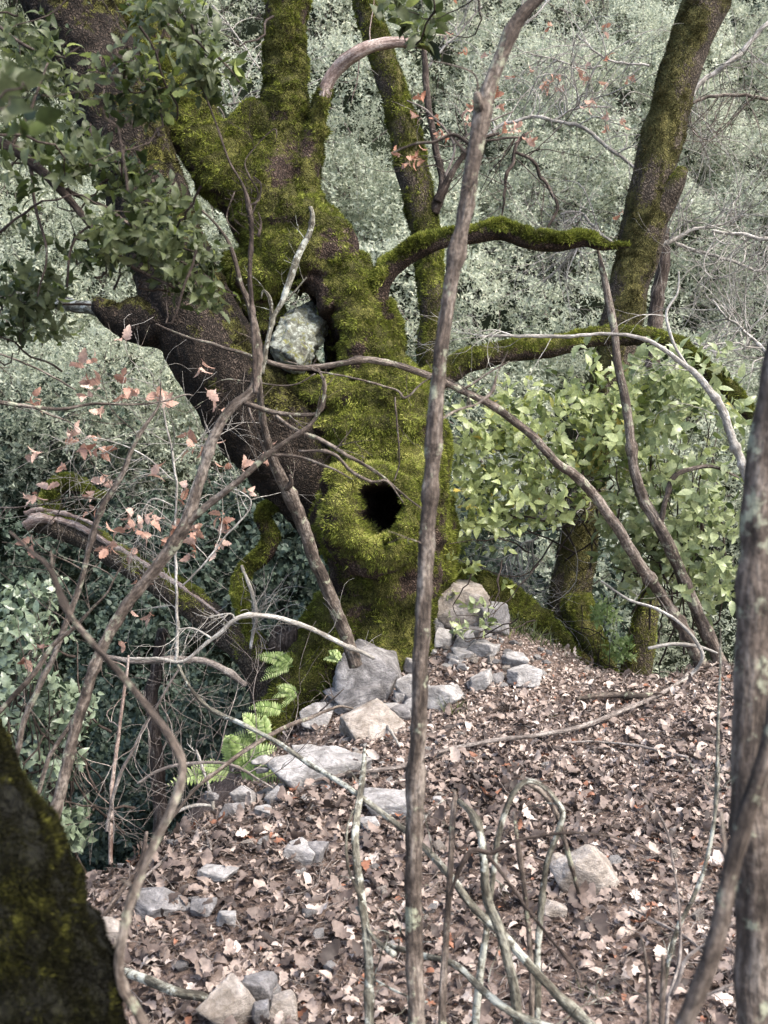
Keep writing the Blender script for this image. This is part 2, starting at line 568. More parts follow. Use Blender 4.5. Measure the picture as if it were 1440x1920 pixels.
M_stem_dark = mat_wood("dark_stem", (0.018, 0.013, 0.010), (0.060, 0.044, 0.035), (0.18, 0.145, 0.12), (0.30, 0.31, 0.24), 0.66)
M_stem_lich = mat_wood("lichen_stem", (0.035, 0.030, 0.022), (0.13, 0.12, 0.09), (0.30, 0.29, 0.23), (0.46, 0.47, 0.40), 0.55)
M_twig = mat_wood("pale_dead_twig", (0.16, 0.145, 0.125), (0.36, 0.34, 0.30), (0.58, 0.55, 0.50))
M_twig_mid = mat_wood("grey_twig", (0.08, 0.065, 0.055), (0.20, 0.17, 0.15), (0.38, 0.34, 0.30))
M_dead = mat_wood("weathered_dead_wood", (0.12, 0.08, 0.065), (0.34, 0.26, 0.22), (0.58, 0.50, 0.44), fine=45)
M_silver = mat_leaf("silvery_oak_leaf", [(0, (0.17, 0.20, 0.14)), (0.4, (0.34, 0.38, 0.28)), (0.75, (0.52, 0.56, 0.42)), (1, (0.70, 0.71, 0.53))],
                    0.45, 0.45, back=(0.60, 0.64, 0.52), spec=0.45)
M_ivy = mat_leaf("shaded_ivy_leaf", [(0, (0.010, 0.018, 0.012)), (0.5, (0.030, 0.048, 0.033)), (1, (0.10, 0.135, 0.09))],
                 0.5, 0.12, back=(0.06, 0.085, 0.06), spec=0.3)  # ivy's own dark green, with the ravine's shade put into the colour too
M_over = mat_leaf("holm_oak_leaf", [(0, (0.014, 0.022, 0.008)), (0.45, (0.045, 0.066, 0.018)), (0.78, (0.13, 0.17, 0.045)), (1, (0.36, 0.42, 0.13))],
                  0.45, 0.45, back=(0.12, 0.145, 0.065), spec=0.45)
M_shrub = mat_leaf("shrub_leaf", [(0, (0.06, 0.085, 0.03)), (0.35, (0.20, 0.26, 0.08)), (0.7, (0.44, 0.50, 0.15)), (0.9, (0.60, 0.62, 0.22)), (1, (0.60, 0.48, 0.12))],
                   0.35, 0.42, back=(0.40, 0.46, 0.20), spec=0.6)
M_teal = mat_leaf("bluish_shrub_leaf", [(0, (0.035, 0.055, 0.018)), (0.4, (0.13, 0.175, 0.06)), (0.75, (0.33, 0.39, 0.15)), (1, (0.58, 0.62, 0.36))],
                  0.35, 0.35, back=(0.30, 0.35, 0.17), spec=0.55)
M_holly = mat_leaf("holly_leaf", [(0, (0.02, 0.04, 0.02)), (0.45, (0.07, 0.11, 0.06)), (0.8, (0.20, 0.26, 0.15)), (1, (0.50, 0.55, 0.42))],
                   0.3, 0.25, back=(0.20, 0.25, 0.16), spec=0.6)
M_fern = mat_leaf("fern_green", [(0, (0.08, 0.13, 0.03)), (0.5, (0.26, 0.36, 0.11)), (1, (0.50, 0.58, 0.26))], 0.5, 0.4)
M_pinkleaf = mat_leaf("dry_pink_leaf", [(0, (0.30, 0.15, 0.10)), (0.5, (0.52, 0.32, 0.24)), (1, (0.70, 0.52, 0.43))], 0.6, 0.35)
M_orange = mat_leaf("orange_leaf", [(0, (0.38, 0.15, 0.08)), (0.5, (0.50, 0.27, 0.18)), (1, (0.62, 0.44, 0.36))], 0.6, 0.4)
M_litter = mat_leaf("dead_leaf", [(0, (0.040, 0.030, 0.025)), (0.28, (0.12, 0.09, 0.076)), (0.55, (0.245, 0.19, 0.158)), (0.85, (0.43, 0.35, 0.295)),
                                  (0.93, (0.55, 0.47, 0.41)), (0.95, (0.24, 0.11, 0.065)), (1, (0.30, 0.14, 0.085))], 0.6, 0.12, spec=0.3, mott=55)
M_rock = mat_rock("pale_limestone", (0.17, 0.16, 0.15), (0.32, 0.305, 0.29), (0.50, 0.48, 0.455))
M_rock_grey = mat_rock("grey_limestone", (0.09, 0.085, 0.083), (0.19, 0.18, 0.175), (0.36, 0.345, 0.335))
M_rock_tan = mat_rock("tan_limestone", (0.18, 0.15, 0.12), (0.31, 0.27, 0.23), (0.46, 0.415, 0.37))
M_lichen = mat_rock("lichened_wood", (0.06, 0.055, 0.045), (0.18, 0.19, 0.15), (0.42, 0.45, 0.39), (0.16, 0.16, 0.05), 2.6)
M_black = mat_rock("hollow_wood", (0.010, 0.008, 0.006), (0.02, 0.015, 0.012), (0.035, 0.028, 0.02))

def mat_ground():
    m, nt, b, out = newmat("forest_soil")
    tc = nd(nt, "ShaderNodeTexCoord").outputs['Object']
    n1 = noise(nt, tc, 3, 6, 0.7); n2 = noise(nt, tc, 55, 5, 0.75)
    c = ramp(nt, math_(nt, 'ADD', math_(nt, 'MULTIPLY', n1, 0.4), math_(nt, 'MULTIPLY', n2, 0.6)),
             [(0.38, (0.045, 0.032, 0.026)), (0.52, (0.15, 0.11, 0.09)), (0.66, (0.33, 0.26, 0.22))])
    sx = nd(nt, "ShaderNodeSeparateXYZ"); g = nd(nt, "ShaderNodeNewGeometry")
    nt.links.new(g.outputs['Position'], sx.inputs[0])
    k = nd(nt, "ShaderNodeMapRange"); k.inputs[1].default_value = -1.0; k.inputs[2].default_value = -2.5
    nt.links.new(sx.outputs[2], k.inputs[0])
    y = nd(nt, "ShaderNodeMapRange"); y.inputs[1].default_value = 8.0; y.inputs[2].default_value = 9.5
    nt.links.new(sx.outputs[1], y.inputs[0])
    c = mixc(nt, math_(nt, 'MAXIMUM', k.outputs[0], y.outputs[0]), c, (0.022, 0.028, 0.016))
    nt.links.new(c, b.inputs['Base Color']); b.inputs['Roughness'].default_value = 0.95
    b.inputs['Specular IOR Level'].default_value = 0.1
    nt.links.new(bump(nt, n2, 1.0, 0.02), b.inputs['Normal'])
    return m

# ------------------------------------------------------------------ ground sheet
def axis(lo, a, b, hi, fine, coarse):
    out = [a + i * fine for i in range(int((b - a) / fine) + 1)]
    x, s = out[-1], fine
    while x < hi:
        s = min(s * 1.2, coarse); x += s; out.append(x)
    x, s, pre = a, fine, []
    while x > lo:
        s = min(s * 1.2, coarse); x -= s; pre.append(x)
    return np.array(pre[::-1] + out)

xs = axis(-70, -2.2, 3.4, 70, 0.025, 1.5)
ys = axis(-30, 1.6, 7.4, 90, 0.025, 1.5)
X, Y = np.meshgrid(xs, ys)
GZ = H(X.ravel(), Y.ravel())
GV = np.stack([X.ravel(), Y.ravel(), GZ], 1)
nx, ny = len(xs), len(ys)
ii = (np.arange(ny - 1)[:, None] * nx + np.arange(nx - 1)[None, :]).ravel()
GF = np.stack([ii, ii + 1, ii + nx + 1, ii + nx], 1)
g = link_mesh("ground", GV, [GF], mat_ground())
tag(g, "leaf-strewn brown soil ridge falling away into a wooded ravine", None, kind='structure')

# ------------------------------------------------------------------ organic limbs
def vnormals(V, Fs):
    N = np.zeros_like(V)
    for f in Fs:
        a = V[f[:, 1]] - V[f[:, 0]]; b = V[f[:, 2]] - V[f[:, 0]]
        n = np.cross(a, b)
        if f.shape[1] == 4:
            n = n + np.cross(V[f[:, 2]] - V[f[:, 0]], V[f[:, 3]] - V[f[:, 0]])
        for k in range(f.shape[1]):
            np.add.at(N, f[:, k], n)
    return N / np.maximum(np.linalg.norm(N, axis=1), 1e-12)[:, None]

def ball(mb, c, r3, n=20, tilt=None):
    """ellipsoid; r3 radii in camera right, depth, up axes"""
    th = np.linspace(0, math.pi, n)
    ph = np.arange(2 * n) * math.pi / n
    S = np.stack([np.outer(np.sin(th), np.cos(ph)), np.outer(np.sin(th), np.sin(ph)), np.outer(np.cos(th), np.ones(2 * n))], 2).reshape(-1, 3)
    V = c + S[:, :1] * r3[0] * CX + S[:, 1:2] * r3[1] * CF + S[:, 2:3] * r3[2] * CU
    i = np.arange(n - 1)[:, None] * 2 * n; j = np.arange(2 * n)[None, :]; j2 = (j + 1) % (2 * n)
    Q = np.stack([i + j, i + 2 * n + j, i + 2 * n + j2, i + j2], 2).reshape(-1, 4)
    mb.add(V, Q)

def voxel_union(mb, size):
    V, F, A, T = mb.arrays()
    o = link_mesh("_tmp", V, F, M_bark)
    md = o.modifiers.new("r", 'REMESH'); md.mode = 'VOXEL'; md.voxel_size = size
    sm = o.modifiers.new("s", 'SMOOTH'); sm.iterations = 6; sm.factor = 0.5
    dg = bpy.context.evaluated_depsgraph_get()
    me = o.evaluated_get(dg).to_mesh()
    nv = len(me.vertices); V = np.empty(nv * 3, np.float32); me.vertices.foreach_get("co", V)
    V = V.reshape(-1, 3).astype(float) + np.array(o.location)
    nl = len(me.loops); li = np.empty(nl, np.int32); me.loops.foreach_get("vertex_index", li)
    npoly = len(me.polygons); lt = np.empty(npoly, np.int32); me.polygons.foreach_get("loop_total", lt)
    ls = np.empty(npoly, np.int32); me.polygons.foreach_get("loop_start", ls)
    q = ls[lt == 4]; t = ls[lt == 3]
    Fs = []
    if len(q): Fs.append(li[q[:, None] + np.arange(4)].astype(np.int64))
    if len(t): Fs.append(li[t[:, None] + np.arange(3)].astype(np.int64))
    old = o.data
    bpy.data.objects.remove(o, do_unlink=True); bpy.data.meshes.remove(old)
    return V, Fs

def dent(V, c, r, depth, direction, sharp=0.6):
    """push the surface in around point c (ellipse radii r in camera right/up), along direction"""
    d = V - c
    u, v, w = d @ CX / r[0], d @ CU / r[1], d @ CF
    rho = np.sqrt(u * u + v * v) * (1 + 0.8 * fbm(V, 0.12, 3, 91))
    k = np.clip((1 - rho) / sharp, 0, 1); k = k * k * (3 - 2 * k)
    k = k * (np.abs(w) < 0.5 * max(r[0], r[1]) + 0.35)
    # only the side facing the camera
    return V + direction * (k * depth)[:, None], k

def moss_mask(V, N, bias, up, noise_amt, seed, scale=0.12):
    return np.clip(bias + up * N[:, 2] + noise_amt * fbm(V, scale, 3, seed), 0, 1)

def moss_blades(name, V, Fs, N, mask, n, length, parent, mat, rng, width=0.28, bright=None, comb=0.9):
    """short blades of moss scattered where mask is high"""
    tris = []
    for f in Fs:
        tris.append(f[:, :3])
        if f.shape[1] == 4: tris.append(f[:, [0, 2, 3]])
    T = np.concatenate(tris)
    # keep faces that could be seen from in front of the photographer's side
    c = V[T].mean(1); nn = N[T].mean(1)
    vis = ((CAM + np.array([0, 0, 0.3])) - c); vis /= np.linalg.norm(vis, axis=1)[:, None]
    ok = (nn * vis).sum(1) > -0.45
    inside = (c[:, 2] > -3.5) & (c[:, 2] < 4.5)
    T = T[ok & inside]
    if not len(T): return
    ar = np.linalg.norm(np.cross(V[T[:, 1]] - V[T[:, 0]], V[T[:, 2]] - V[T[:, 0]]), axis=1)
    w = ar * np.clip((mask[T].mean(1) - 0.35) * 2.2, 0, 1)
    if w.sum() <= 0: return
    k = rng.choice(len(T), n, p=w / w.sum())
    a, b = rng.random(n), rng.random(n)
    sw = a + b > 1; a[sw], b[sw] = 1 - a[sw], 1 - b[sw]
    t = T[k]
    P = V[t[:, 0]] * (1 - a - b)[:, None] + V[t[:, 1]] * a[:, None] + V[t[:, 2]] * b[:, None]
    nr = N[t].mean(1)
    cl = fbm(P, 0.035, 2, 5)                       # tufts
    clb = 1.5 * fbm(P, 0.20, 3, 11)
    keep = cl > -0.45
    P, nr, cl, clb = P[keep], nr[keep], cl[keep], clb[keep]
    m = len(P)
    L = length * rng.uniform(0.5, 1.3, m) * (0.75 + 0.8 * np.clip(cl + 0.3, 0, 1))
    lean = np.stack([fbm(P, 0.06, 1, 21), fbm(P, 0.06, 1, 22), fbm(P, 0.06, 1, 23)], 1)
    D = nr * 0.75 + lean * comb + rng.normal(0, 0.4, (m, 3)) + np.array([0, 0, -0.25])
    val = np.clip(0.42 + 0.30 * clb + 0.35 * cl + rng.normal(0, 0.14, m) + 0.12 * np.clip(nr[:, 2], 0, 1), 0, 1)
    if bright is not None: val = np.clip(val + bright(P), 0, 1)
    tm = (np.array([(0, -width / 2, 0), (0, width / 2, 0), (1, 0, 0.15)]), [np.array([(0, 1, 2)])])
    mb = MB()
    scatter(mb, tm, P - nr * 0.002, D, nr + rng.normal(0, 0.5, (m, 3)), L, val)
    return mb.build(name, mat, parent)

def limb(name, pts, parent, mat, rng, sides=40, rough=0.10, rs=0.10, wob=0.01, moss=(0.35, 0.5, 0.5), nblades=0,
         blen=0.018, bmat=None, lump=0.0, seed=1, step=None, bright=None, label=None, moss_name="moss", comb=0.9):
    """traced limb with bark relief, moss mask and a moss child"""
    P, r = px_path(pts, step, wob, seed)
    mb = MB(); tube(mb, P, r, sides, rough, rs, seed)
    V, Fs, A, T = mb.arrays()
    N = vnormals(V, Fs)
    rr = float(r.mean())
    V = V + N * (lump * rr * fbm(V, rr * 2.2, 2, seed + 5))[:, None]
    N = vnormals(V, Fs)
    mk = moss_mask(V, N, moss[0], moss[1], moss[2], seed)
    V = V + N * (0.006 * np.clip(mk - 0.4, 0, 1) * (1 + fbm(V, 0.05, 2, 2)))[:, None]
    o = link_mesh(name, V, Fs, mat, parent, mk, T)
    if nblades:
        moss_blades(moss_name, V, Fs, N, mk, nblades, blen, parent if parent is not None else o, bmat or M_moss, rng, bright=bright, comb=comb)
    return o, V, Fs, N, mk

rng = np.random.default_rng(11)

def pr(px, d=6.0): return px * d / FPX

# ================================================================== MAIN TREE
def P4(rows): return [(x, y, 2 * r, d) for (x, y, r, d) in rows]

t = thing("hollow_oak", "old gnarled oak thick with green moss, a dark hollow in its swollen trunk", "tree", at(705, 1240, 6.0))
mb = MB()
def vt(rows, rough=0.07, seed=0, sides=36):
    P, r = px_path(P4(rows), 0.03, 0.0)
    tube(mb, P, r, sides, rough, 0.2, seed)
vt([(700, 1330, 128, 6.1), (712, 1240, 112, 6.12), (718, 1150, 98, 6.16), (722, 1060, 104, 6.14), (720, 950, 116, 6.10), (718, 850, 120, 6.08), (708, 775, 112, 6.08),
    (690, 715, 88, 6.08), (672, 660, 66, 6.05), (655, 590, 62, 6.03), (625, 520, 62, 6.05), (570, 460, 88, 6.12), (525, 410, 88, 6.15),
    (508, 350, 74, 6.15), (528, 280, 52, 6.18), (536, 190, 42, 6.2), (537, 60, 42, 6.22), (537, -60, 40, 6.25), (530, -220, 38, 6.3)], seed=1)
vt([(480, 370, 60, 6.15), (430, 330, 60, 6.15), (385, 270, 56, 6.2), (345, 200, 54, 6.25), (290, 110, 52, 6.3), (235, 20, 50, 6.35), (160, -120, 48, 6.4)], seed=2)
vt([(430, 330, 40, 6.15), (450, 260, 42, 6.2), (480, 235, 40, 6.2), (520, 250, 40, 6.2)], seed=12)
vt([(540, 400, 50, 6.1), (566, 330, 34, 6.1), (585, 275, 25, 6.1), (598, 225, 19, 6.1), (607, 180, 16, 6.1), (618, 150, 13, 6.08)], seed=3)
vt([(470, 480, 52, 6.2), (475, 570, 52, 6.2), (500, 660, 70, 6.2), (545, 750, 84, 6.17), (600, 850, 90, 6.15), (640, 930, 80, 6.1)], seed=4)
vt([(620, 690, 40, 6.0), (600, 720, 55, 6.0), (560, 745, 52, 6.05), (520, 740, 40, 6.1)], seed=13)
# swelling on the right of the crown of the bole
ball(mb, at(628, 472, 6.0), (pr(46), pr(50), pr(62)))
ball(mb, at(676, 510, 6.12), (pr(24), pr(28), pr(38)))
ball(mb, at(560, 480, 5.98), (pr(80), pr(55), pr(62)))
ball(mb, at(500, 520, 6.02), (pr(60), pr(50), pr(45)))
# brow folds under the cavity and the burr with the hollow
ball(mb, at(650, 745, 5.93), (pr(95), pr(50), pr(30)))
ball(mb, at(700, 800, 5.90), (pr(115), pr(60), pr(34)))
ball(mb, at(694, 970, 5.84), (pr(108), pr(88), pr(98)))
ring = [(706 + 60 * math.cos(q) , 966 + 64 * math.sin(q), 41 + 8 * math.sin(q) - 6 * math.cos(q + .4), 5.50 - .05 * math.sin(q)) for q in np.linspace(0, 2 * math.pi, 13)]
vt(ring, 0.04, 14)
ball(mb, at(690, 968, 5.70), (pr(92), pr(90), pr(92)))
ball(mb, at(646, 900, 5.62), (pr(46), pr(50), pr(36)))
ball(mb, at(690, 1030, 5.48), (pr(62), pr(46), pr(36)))
ball(mb, at(770, 905, 5.85), (pr(50), pr(60), pr(50)))
ball(mb, at(826, 1010, 6.25), (pr(34), pr(50), pr(110)))
# roots
vt([(640, 1130, 50, 6.0), (608, 1210, 56, 5.95), (570, 1280, 54, 5.88), (530, 1350, 46, 5.82), (500, 1430, 34, 5.75), (480, 1500, 26, 5.7)], seed=5)
vt([(790, 1100, 48, 6.25), (860, 1092, 36, 6.4), (930, 1120, 32, 6.5), (990, 1155, 24, 6.55), (1040, 1185, 16, 6.55), (1080, 1230, 9, 6.5)], seed=6)
vt([(700, 560, 26, 6.05), (716, 600, 34, 6.08), (720, 660, 36, 6.1)], seed=7)
V, Fs = voxel_union(mb, 0.013)
N = vnormals(V, Fs)
V = V + N * (0.030 * fbm(V, 0.26, 3, 40) + 0.020 * fbm(V, 0.075, 3, 41) + 0.020 * fbm(V * np.array([1, 1, 3.0]), 0.16, 2, 43))[:, None]
front = (V - at(700, 900, 6.02)) @ CF < 0.15
Vh, k1 = dent(V, at(713, 960, 5.5), (pr(35), pr(47)), 0.8, CF + np.array([0.12, 0, 0.0]), 0.55)
V = np.where(front[:, None], Vh, V); k1 = k1 * front
Vh, k2 = dent(V, at(560, 640, 5.95), (pr(86), pr(82)), 0.34, CF, 0.35)
V = np.where(front[:, None], Vh, V); k2 = k2 * front
Vh, k3 = dent(V, at(436, 602, 6.0), (pr(26), pr(32)), 0.25, CF, 0.5)
V = Vh
N = vnormals(V, Fs)
mk = moss_mask(V, N, 0.72, 0.40, 0.8, 50, 0.14)
pz = (V - CAM); dep = pz @ CF; ppx = 720 + (pz @ CX) / dep * FPX; ppy = 960 - (pz @ CU) / dep * FPX
# bare, rubbed bark on the ridge, the upper stem and the right root crotch; under the burr, bare bark that doubles as painted overhang shade
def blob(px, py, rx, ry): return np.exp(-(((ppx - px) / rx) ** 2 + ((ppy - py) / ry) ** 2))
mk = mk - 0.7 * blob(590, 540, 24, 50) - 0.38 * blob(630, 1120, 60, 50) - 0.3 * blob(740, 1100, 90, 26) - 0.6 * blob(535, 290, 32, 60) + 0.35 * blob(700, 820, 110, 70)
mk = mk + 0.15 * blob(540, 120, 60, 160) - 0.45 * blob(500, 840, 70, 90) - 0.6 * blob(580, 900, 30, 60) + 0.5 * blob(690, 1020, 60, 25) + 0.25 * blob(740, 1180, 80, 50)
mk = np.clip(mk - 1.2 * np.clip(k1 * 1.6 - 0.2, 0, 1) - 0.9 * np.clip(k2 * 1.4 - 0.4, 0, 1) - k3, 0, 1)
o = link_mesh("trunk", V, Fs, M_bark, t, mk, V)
def sunny(P):  # paints light into the moss tone: brighter bole and lip, shade below the burr
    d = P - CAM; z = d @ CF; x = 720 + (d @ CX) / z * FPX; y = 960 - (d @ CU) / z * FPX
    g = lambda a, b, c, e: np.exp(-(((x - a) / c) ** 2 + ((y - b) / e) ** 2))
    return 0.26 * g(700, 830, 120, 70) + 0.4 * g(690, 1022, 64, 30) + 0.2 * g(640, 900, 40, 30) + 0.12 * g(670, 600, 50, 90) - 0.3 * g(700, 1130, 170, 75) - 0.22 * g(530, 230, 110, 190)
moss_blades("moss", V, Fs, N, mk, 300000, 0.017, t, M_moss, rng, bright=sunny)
MAIN = t

# leaning limb, mostly bare bark
mb = MB()
vt([(640, 1000, 60, 6.15), (595, 930, 74, 6.08), (535, 850, 86, 6.02), (478, 775, 88, 5.98), (424, 695, 84, 5.95), (372, 605, 80, 5.95), (330, 515, 76, 5.95), (288, 400, 74, 5.98),
    (238, 260, 76, 6.02), (184, 120, 78, 6.08), (128, 0, 78, 6.12), (64, -150, 76, 6.2)], seed=8)
vt([(330, 600, 60, 5.93), (270, 602, 42, 5.9), (225, 600, 30, 5.88), (200, 585, 22, 5.86), (180, 570, 14, 5.85)], seed=9)
V, Fs = voxel_union(mb, 0.014)
N = vnormals(V, Fs)
V = V + N * (0.030 * fbm(V, 0.30, 3, 60) + 0.020 * fbm(V * np.array([1, 1, 0.5]), 0.05, 2, 61))[:, None]
N = vnormals(V, Fs)
mk = moss_mask(V, N, 0.10, 0.75, 0.6, 62, 0.15)
link_mesh("leaning_limb", V, Fs, M_bark_limb, t, mk, V)
moss_blades("limb_moss", V, Fs, N, mk, 45000, 0.015, t, M_moss_dark, rng)

# lichened stub set in the cavity
mb = MB()
S = px_path(P4([(592, 580, 30, 6.2), (575, 605, 42, 6.05), (556, 630, 46, 5.92), (538, 664, 44, 5.80), (533, 672, 40, 5.785), (530, 676, 22, 5.775), (529, 678, 6, 5.775)]), 0.008)
tube(mb, S[0] + CF * 0.05, S[1] * 0.86, 64, 0.34, 0.03, 4, flat=0.85)
o = mb.build("lichened_stub", M_lichen, t)
# bare pale dead limb on the right fork
mb = MB()
S = px_path([(606, 190, 24, 6.09), (615, 155, 25, 6.08), (638, 122, 26, 6.05), (672, 98, 25, 6.0), (710, 85, 22, 6.0), (755, 80, 20, 6.0), (785, 86, 12, 6.0), (812, 92, 5, 6.0)], 0.012, 0.004, 3)
tube(mb, S[0], S[1], 16, 0.16, 0.06, 5)
for k in range(5):
    i = int(len(S[0]) * (0.45 + 0.1 * k)); twig(mb, S[0][i], (rng.uniform(-.3, .8), 0, rng.uniform(-.6, 1)), rng.uniform(.15, .4), .004, rng, 1)
mb.build("dead_limb", M_dead, t)
# two mossy side branches
bright_top = lambda P: 0.0
limb("side_branch", [(712, 600, 60, 6.05), (706, 552, 48, 6.0), (728, 508, 42, 5.98), (775, 472, 38, 5.95), (830, 450, 36, 5.92), (880, 440, 34, 5.9), (935, 430, 38, 5.88), (985, 445, 34, 5.86),
     (1040, 456, 32, 5.84), (1095, 448, 30, 5.82), (1125, 460, 26, 5.8), (1150, 462, 12, 5.8), (1180, 462, 4, 5.8)], t, M_bark, rng, 24, 0.12, 0.05, 0.006, (0.5, 0.6, 0.4), 36000, 0.020, seed=70, lump=0.25)
limb("side_branch", [(760, 740, 60, 6.4), (830, 700, 46, 6.4), (880, 674, 42, 6.4), (960, 656, 40, 6.42), (1040, 650, 36, 6.45), (1110, 636, 34, 6.5), (1200, 628, 32, 6.5), (1270, 650, 32, 6.45), (1320, 690, 30, 6.4),
     (1370, 735, 30, 6.35), (1420, 800, 26, 6.3), (1480, 880, 22, 6.3)], t, M_bark, rng, 24, 0.12, 0.05, 0.006, (0.5, 0.6, 0.4), 30000, 0.016, seed=71, lump=0.25, bmat=M_moss)

# ================================================================== OTHER TREES
t = thing("mossy_tree", "slim moss-covered tree standing behind the hollow oak's right shoulder", "tree", at(805, 1150, 7.6))
limb("trunk", [(660, -60, 44, 7.6), (700, 60, 46, 7.6), (728, 150, 48, 7.6), (755, 250, 54, 7.6), (782, 350, 58, 7.6), (798, 430, 52, 7.6), (806, 520, 50, 7.6), (808, 620, 48, 7.6), (803, 720, 50, 7.6), (800, 900, 54, 7.6), (800, 1150, 60, 7.6)],
     t, M_bark_far, rng, 28, 0.10, 0.08, 0.01, (0.55, 0.5, 0.6), 60000, 0.018, seed=80, lump=0.2)
mb = MB()
S = px_path([(812, 400, 26, 7.55), (830, 345, 16, 7.5), (818, 280, 13, 7.5), (804, 190, 13, 7.5), (796, 110, 11, 7.5), (792, 60, 8, 7.5)], 0.012, 0.006, 5)
tube(mb, S[0], S[1], 10, 0.15, 0.05, 6)
S = px_path([(820, 380, 18, 7.5), (850, 320, 12, 7.45), (890, 270, 8, 7.4), (935, 250, 6, 7.4)], 0.012, 0.01, 6)
tube(mb, S[0], S[1], 8, 0.15, 0.05, 6)
for k in range(10):
    i = int(rng.uniform(0.1, 1) * (len(S[0]) - 1)); twig(mb, S[0][i], (rng.uniform(-1, 1), 0, rng.uniform(-.2, 1)), rng.uniform(.3, .8), .004, rng, 1)
mb.build("branch", M_stem_dark, t)

t = thing("leaning_tree", "tall brown tree with patchy moss leaning right behind the sunny shrub", "tree", at(1070, 1240, 7.6))
limb("trunk", [(1375, -140, 79, 7.6), (1330, -20, 81, 7.6), (1295, 80, 79, 7.6), (1262, 180, 77, 7.6), (1234, 280, 77, 7.6), (1216, 380, 79, 7.6), (1198, 470, 83, 7.6), (1172, 580, 76, 7.6), (1148, 680, 69, 7.6), (1128, 780, 64, 7.6),
     (1108, 880, 62, 7.6), (1090, 980, 65, 7.6), (1075, 1070, 72, 7.6), (1066, 1150, 79, 7.6), (1066, 1240, 103, 7.6), (1075, 1350, 129, 7.6)], t, M_bark_far, rng, 40, 0.12, 0.07, 0.008, (0.55, 0.35, 0.7), 110000, 0.014,
     seed=84, lump=0.15, bmat=M_moss_dark, bright=lambda P: 0.25)
limb("stub", [(1220, 410, 60, 7.6), (1248, 375, 46, 7.55), (1268, 345, 34, 7.5), (1280, 318, 22, 7.5)], t, M_bark_far, rng, 20, 0.12, 0.05, 0.0, (0.4, 0.4, 0.6), 3000, 0.012, seed=85)
limb("root", [(1080, 1130, 60, 7.5), (1105, 1190, 50, 7.3), (1130, 1235, 36, 7.1), (1150, 1275, 22, 6.9), (1165, 1320, 14, 6.9)], t, M_bark_far, rng, 20, 0.12, 0.05, 0.0, (0.65, 0.5, 0.4), 14000, 0.016, seed=86)

t = thing("mossy_tree", "mossy trunk filling the lower left corner, dark and very near", "tree", at(-60, 2100, 1.5))
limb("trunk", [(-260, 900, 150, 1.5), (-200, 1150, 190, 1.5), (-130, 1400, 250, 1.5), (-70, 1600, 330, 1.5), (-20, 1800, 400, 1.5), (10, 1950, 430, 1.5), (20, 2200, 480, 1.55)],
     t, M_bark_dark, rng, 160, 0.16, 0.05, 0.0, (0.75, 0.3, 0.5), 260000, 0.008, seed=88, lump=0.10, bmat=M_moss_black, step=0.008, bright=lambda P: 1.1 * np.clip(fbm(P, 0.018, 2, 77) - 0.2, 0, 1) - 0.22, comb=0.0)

for (lab, rows, sd_) in (("dark shaded trunk deep in the thicket just right of the leaning tree", [(1250, 430, 18, 8.9), (1240, 520, 24, 8.9), (1228, 620, 30, 8.9), (1215, 740, 32, 8.9)], 1),
                        ("thin dark trunk in the gloom below the fallen log at left", [(300, 1180, 20, 6.6), (285, 1300, 24, 6.6), (290, 1420, 26, 6.6), (300, 1560, 28, 6.6)], 3)):
    Pq, rq_ = px_path(rows, None, 0.02, sd_); mb = MB(); tube(mb, Pq, rq_, 16, 0.15, 0.08, sd_)
    tag(mb.build("shaded_trunk", M_stem_dark), lab, "tree trunk")
# the small trunk deep behind the right shrub
t = thing("thin_tree", "thin mossy trunk low behind the shrub, right of the leaning tree", "tree", at(1200, 1290, 7.2))
limb("trunk", [(1225, 1080, 26, 7.2), (1210, 1150, 44, 7.2), (1198, 1210, 52, 7.2), (1190, 1300, 60, 7.2)], t, M_bark_far, rng, 20, 0.12, 0.06, 0.01, (0.5, 0.3, 0.5), 6000, 0.014, seed=90)

# dead fallen log at left
t = thing("fallen_log", "broken dead trunk slanting down to the oak's foot with a bleached split top", "log", at(500, 1290, 6.2))
limb("log", [(60, 985, 31, 6.4), (100, 985, 44, 6.4), (160, 1010, 42, 6.4), (230, 1050, 42, 6.35), (300, 1095, 48, 6.3), (370, 1140, 54, 6.25), (430, 1190, 61, 6.2), (480, 1235, 71, 6.15), (505, 1290, 71, 6.1), (500, 1380, 68, 6.1)],
     t, M_bark_far, rng, 36, 0.16, 0.08, 0.012, (0.15, 0.5, 0.7), 22000, 0.014, seed=92, lump=0.2)
limb("mossy_snag", [(105, 975, 36, 6.4), (95, 935, 34, 6.38), (118, 908, 36, 6.35), (150, 912, 30, 6.33), (175, 930, 18, 6.3), (200, 932, 8, 6.3)], t, M_bark, rng, 24, 0.12, 0.06, 0.0, (0.65, 0.4, 0.4), 14000, 0.016, seed=93)
mb = MB()
for (pts, s) in (([(70, 965, 14, 6.36), (140, 985, 18, 6.33), (210, 1020, 14, 6.3), (300, 1075, 16, 6.25), (380, 1130, 12, 6.2), (430, 1170, 8, 6.15)], 1),
                 ([(45, 962, 10, 6.36), (80, 955, 14, 6.34), (150, 972, 10, 6.3), (190, 990, 5, 6.28)], 2), ([(45, 985, 26, 6.36), (70, 972, 30, 6.33), (100, 975, 22, 6.33)], 3)):
    S = px_path(pts, 0.01, 0.006, s); tube(mb, S[0], S[1] * 0.72, 10, 0.5, 0.03, s, flat=0.6)
mb.build("bleached_splinters", M_dead, t)

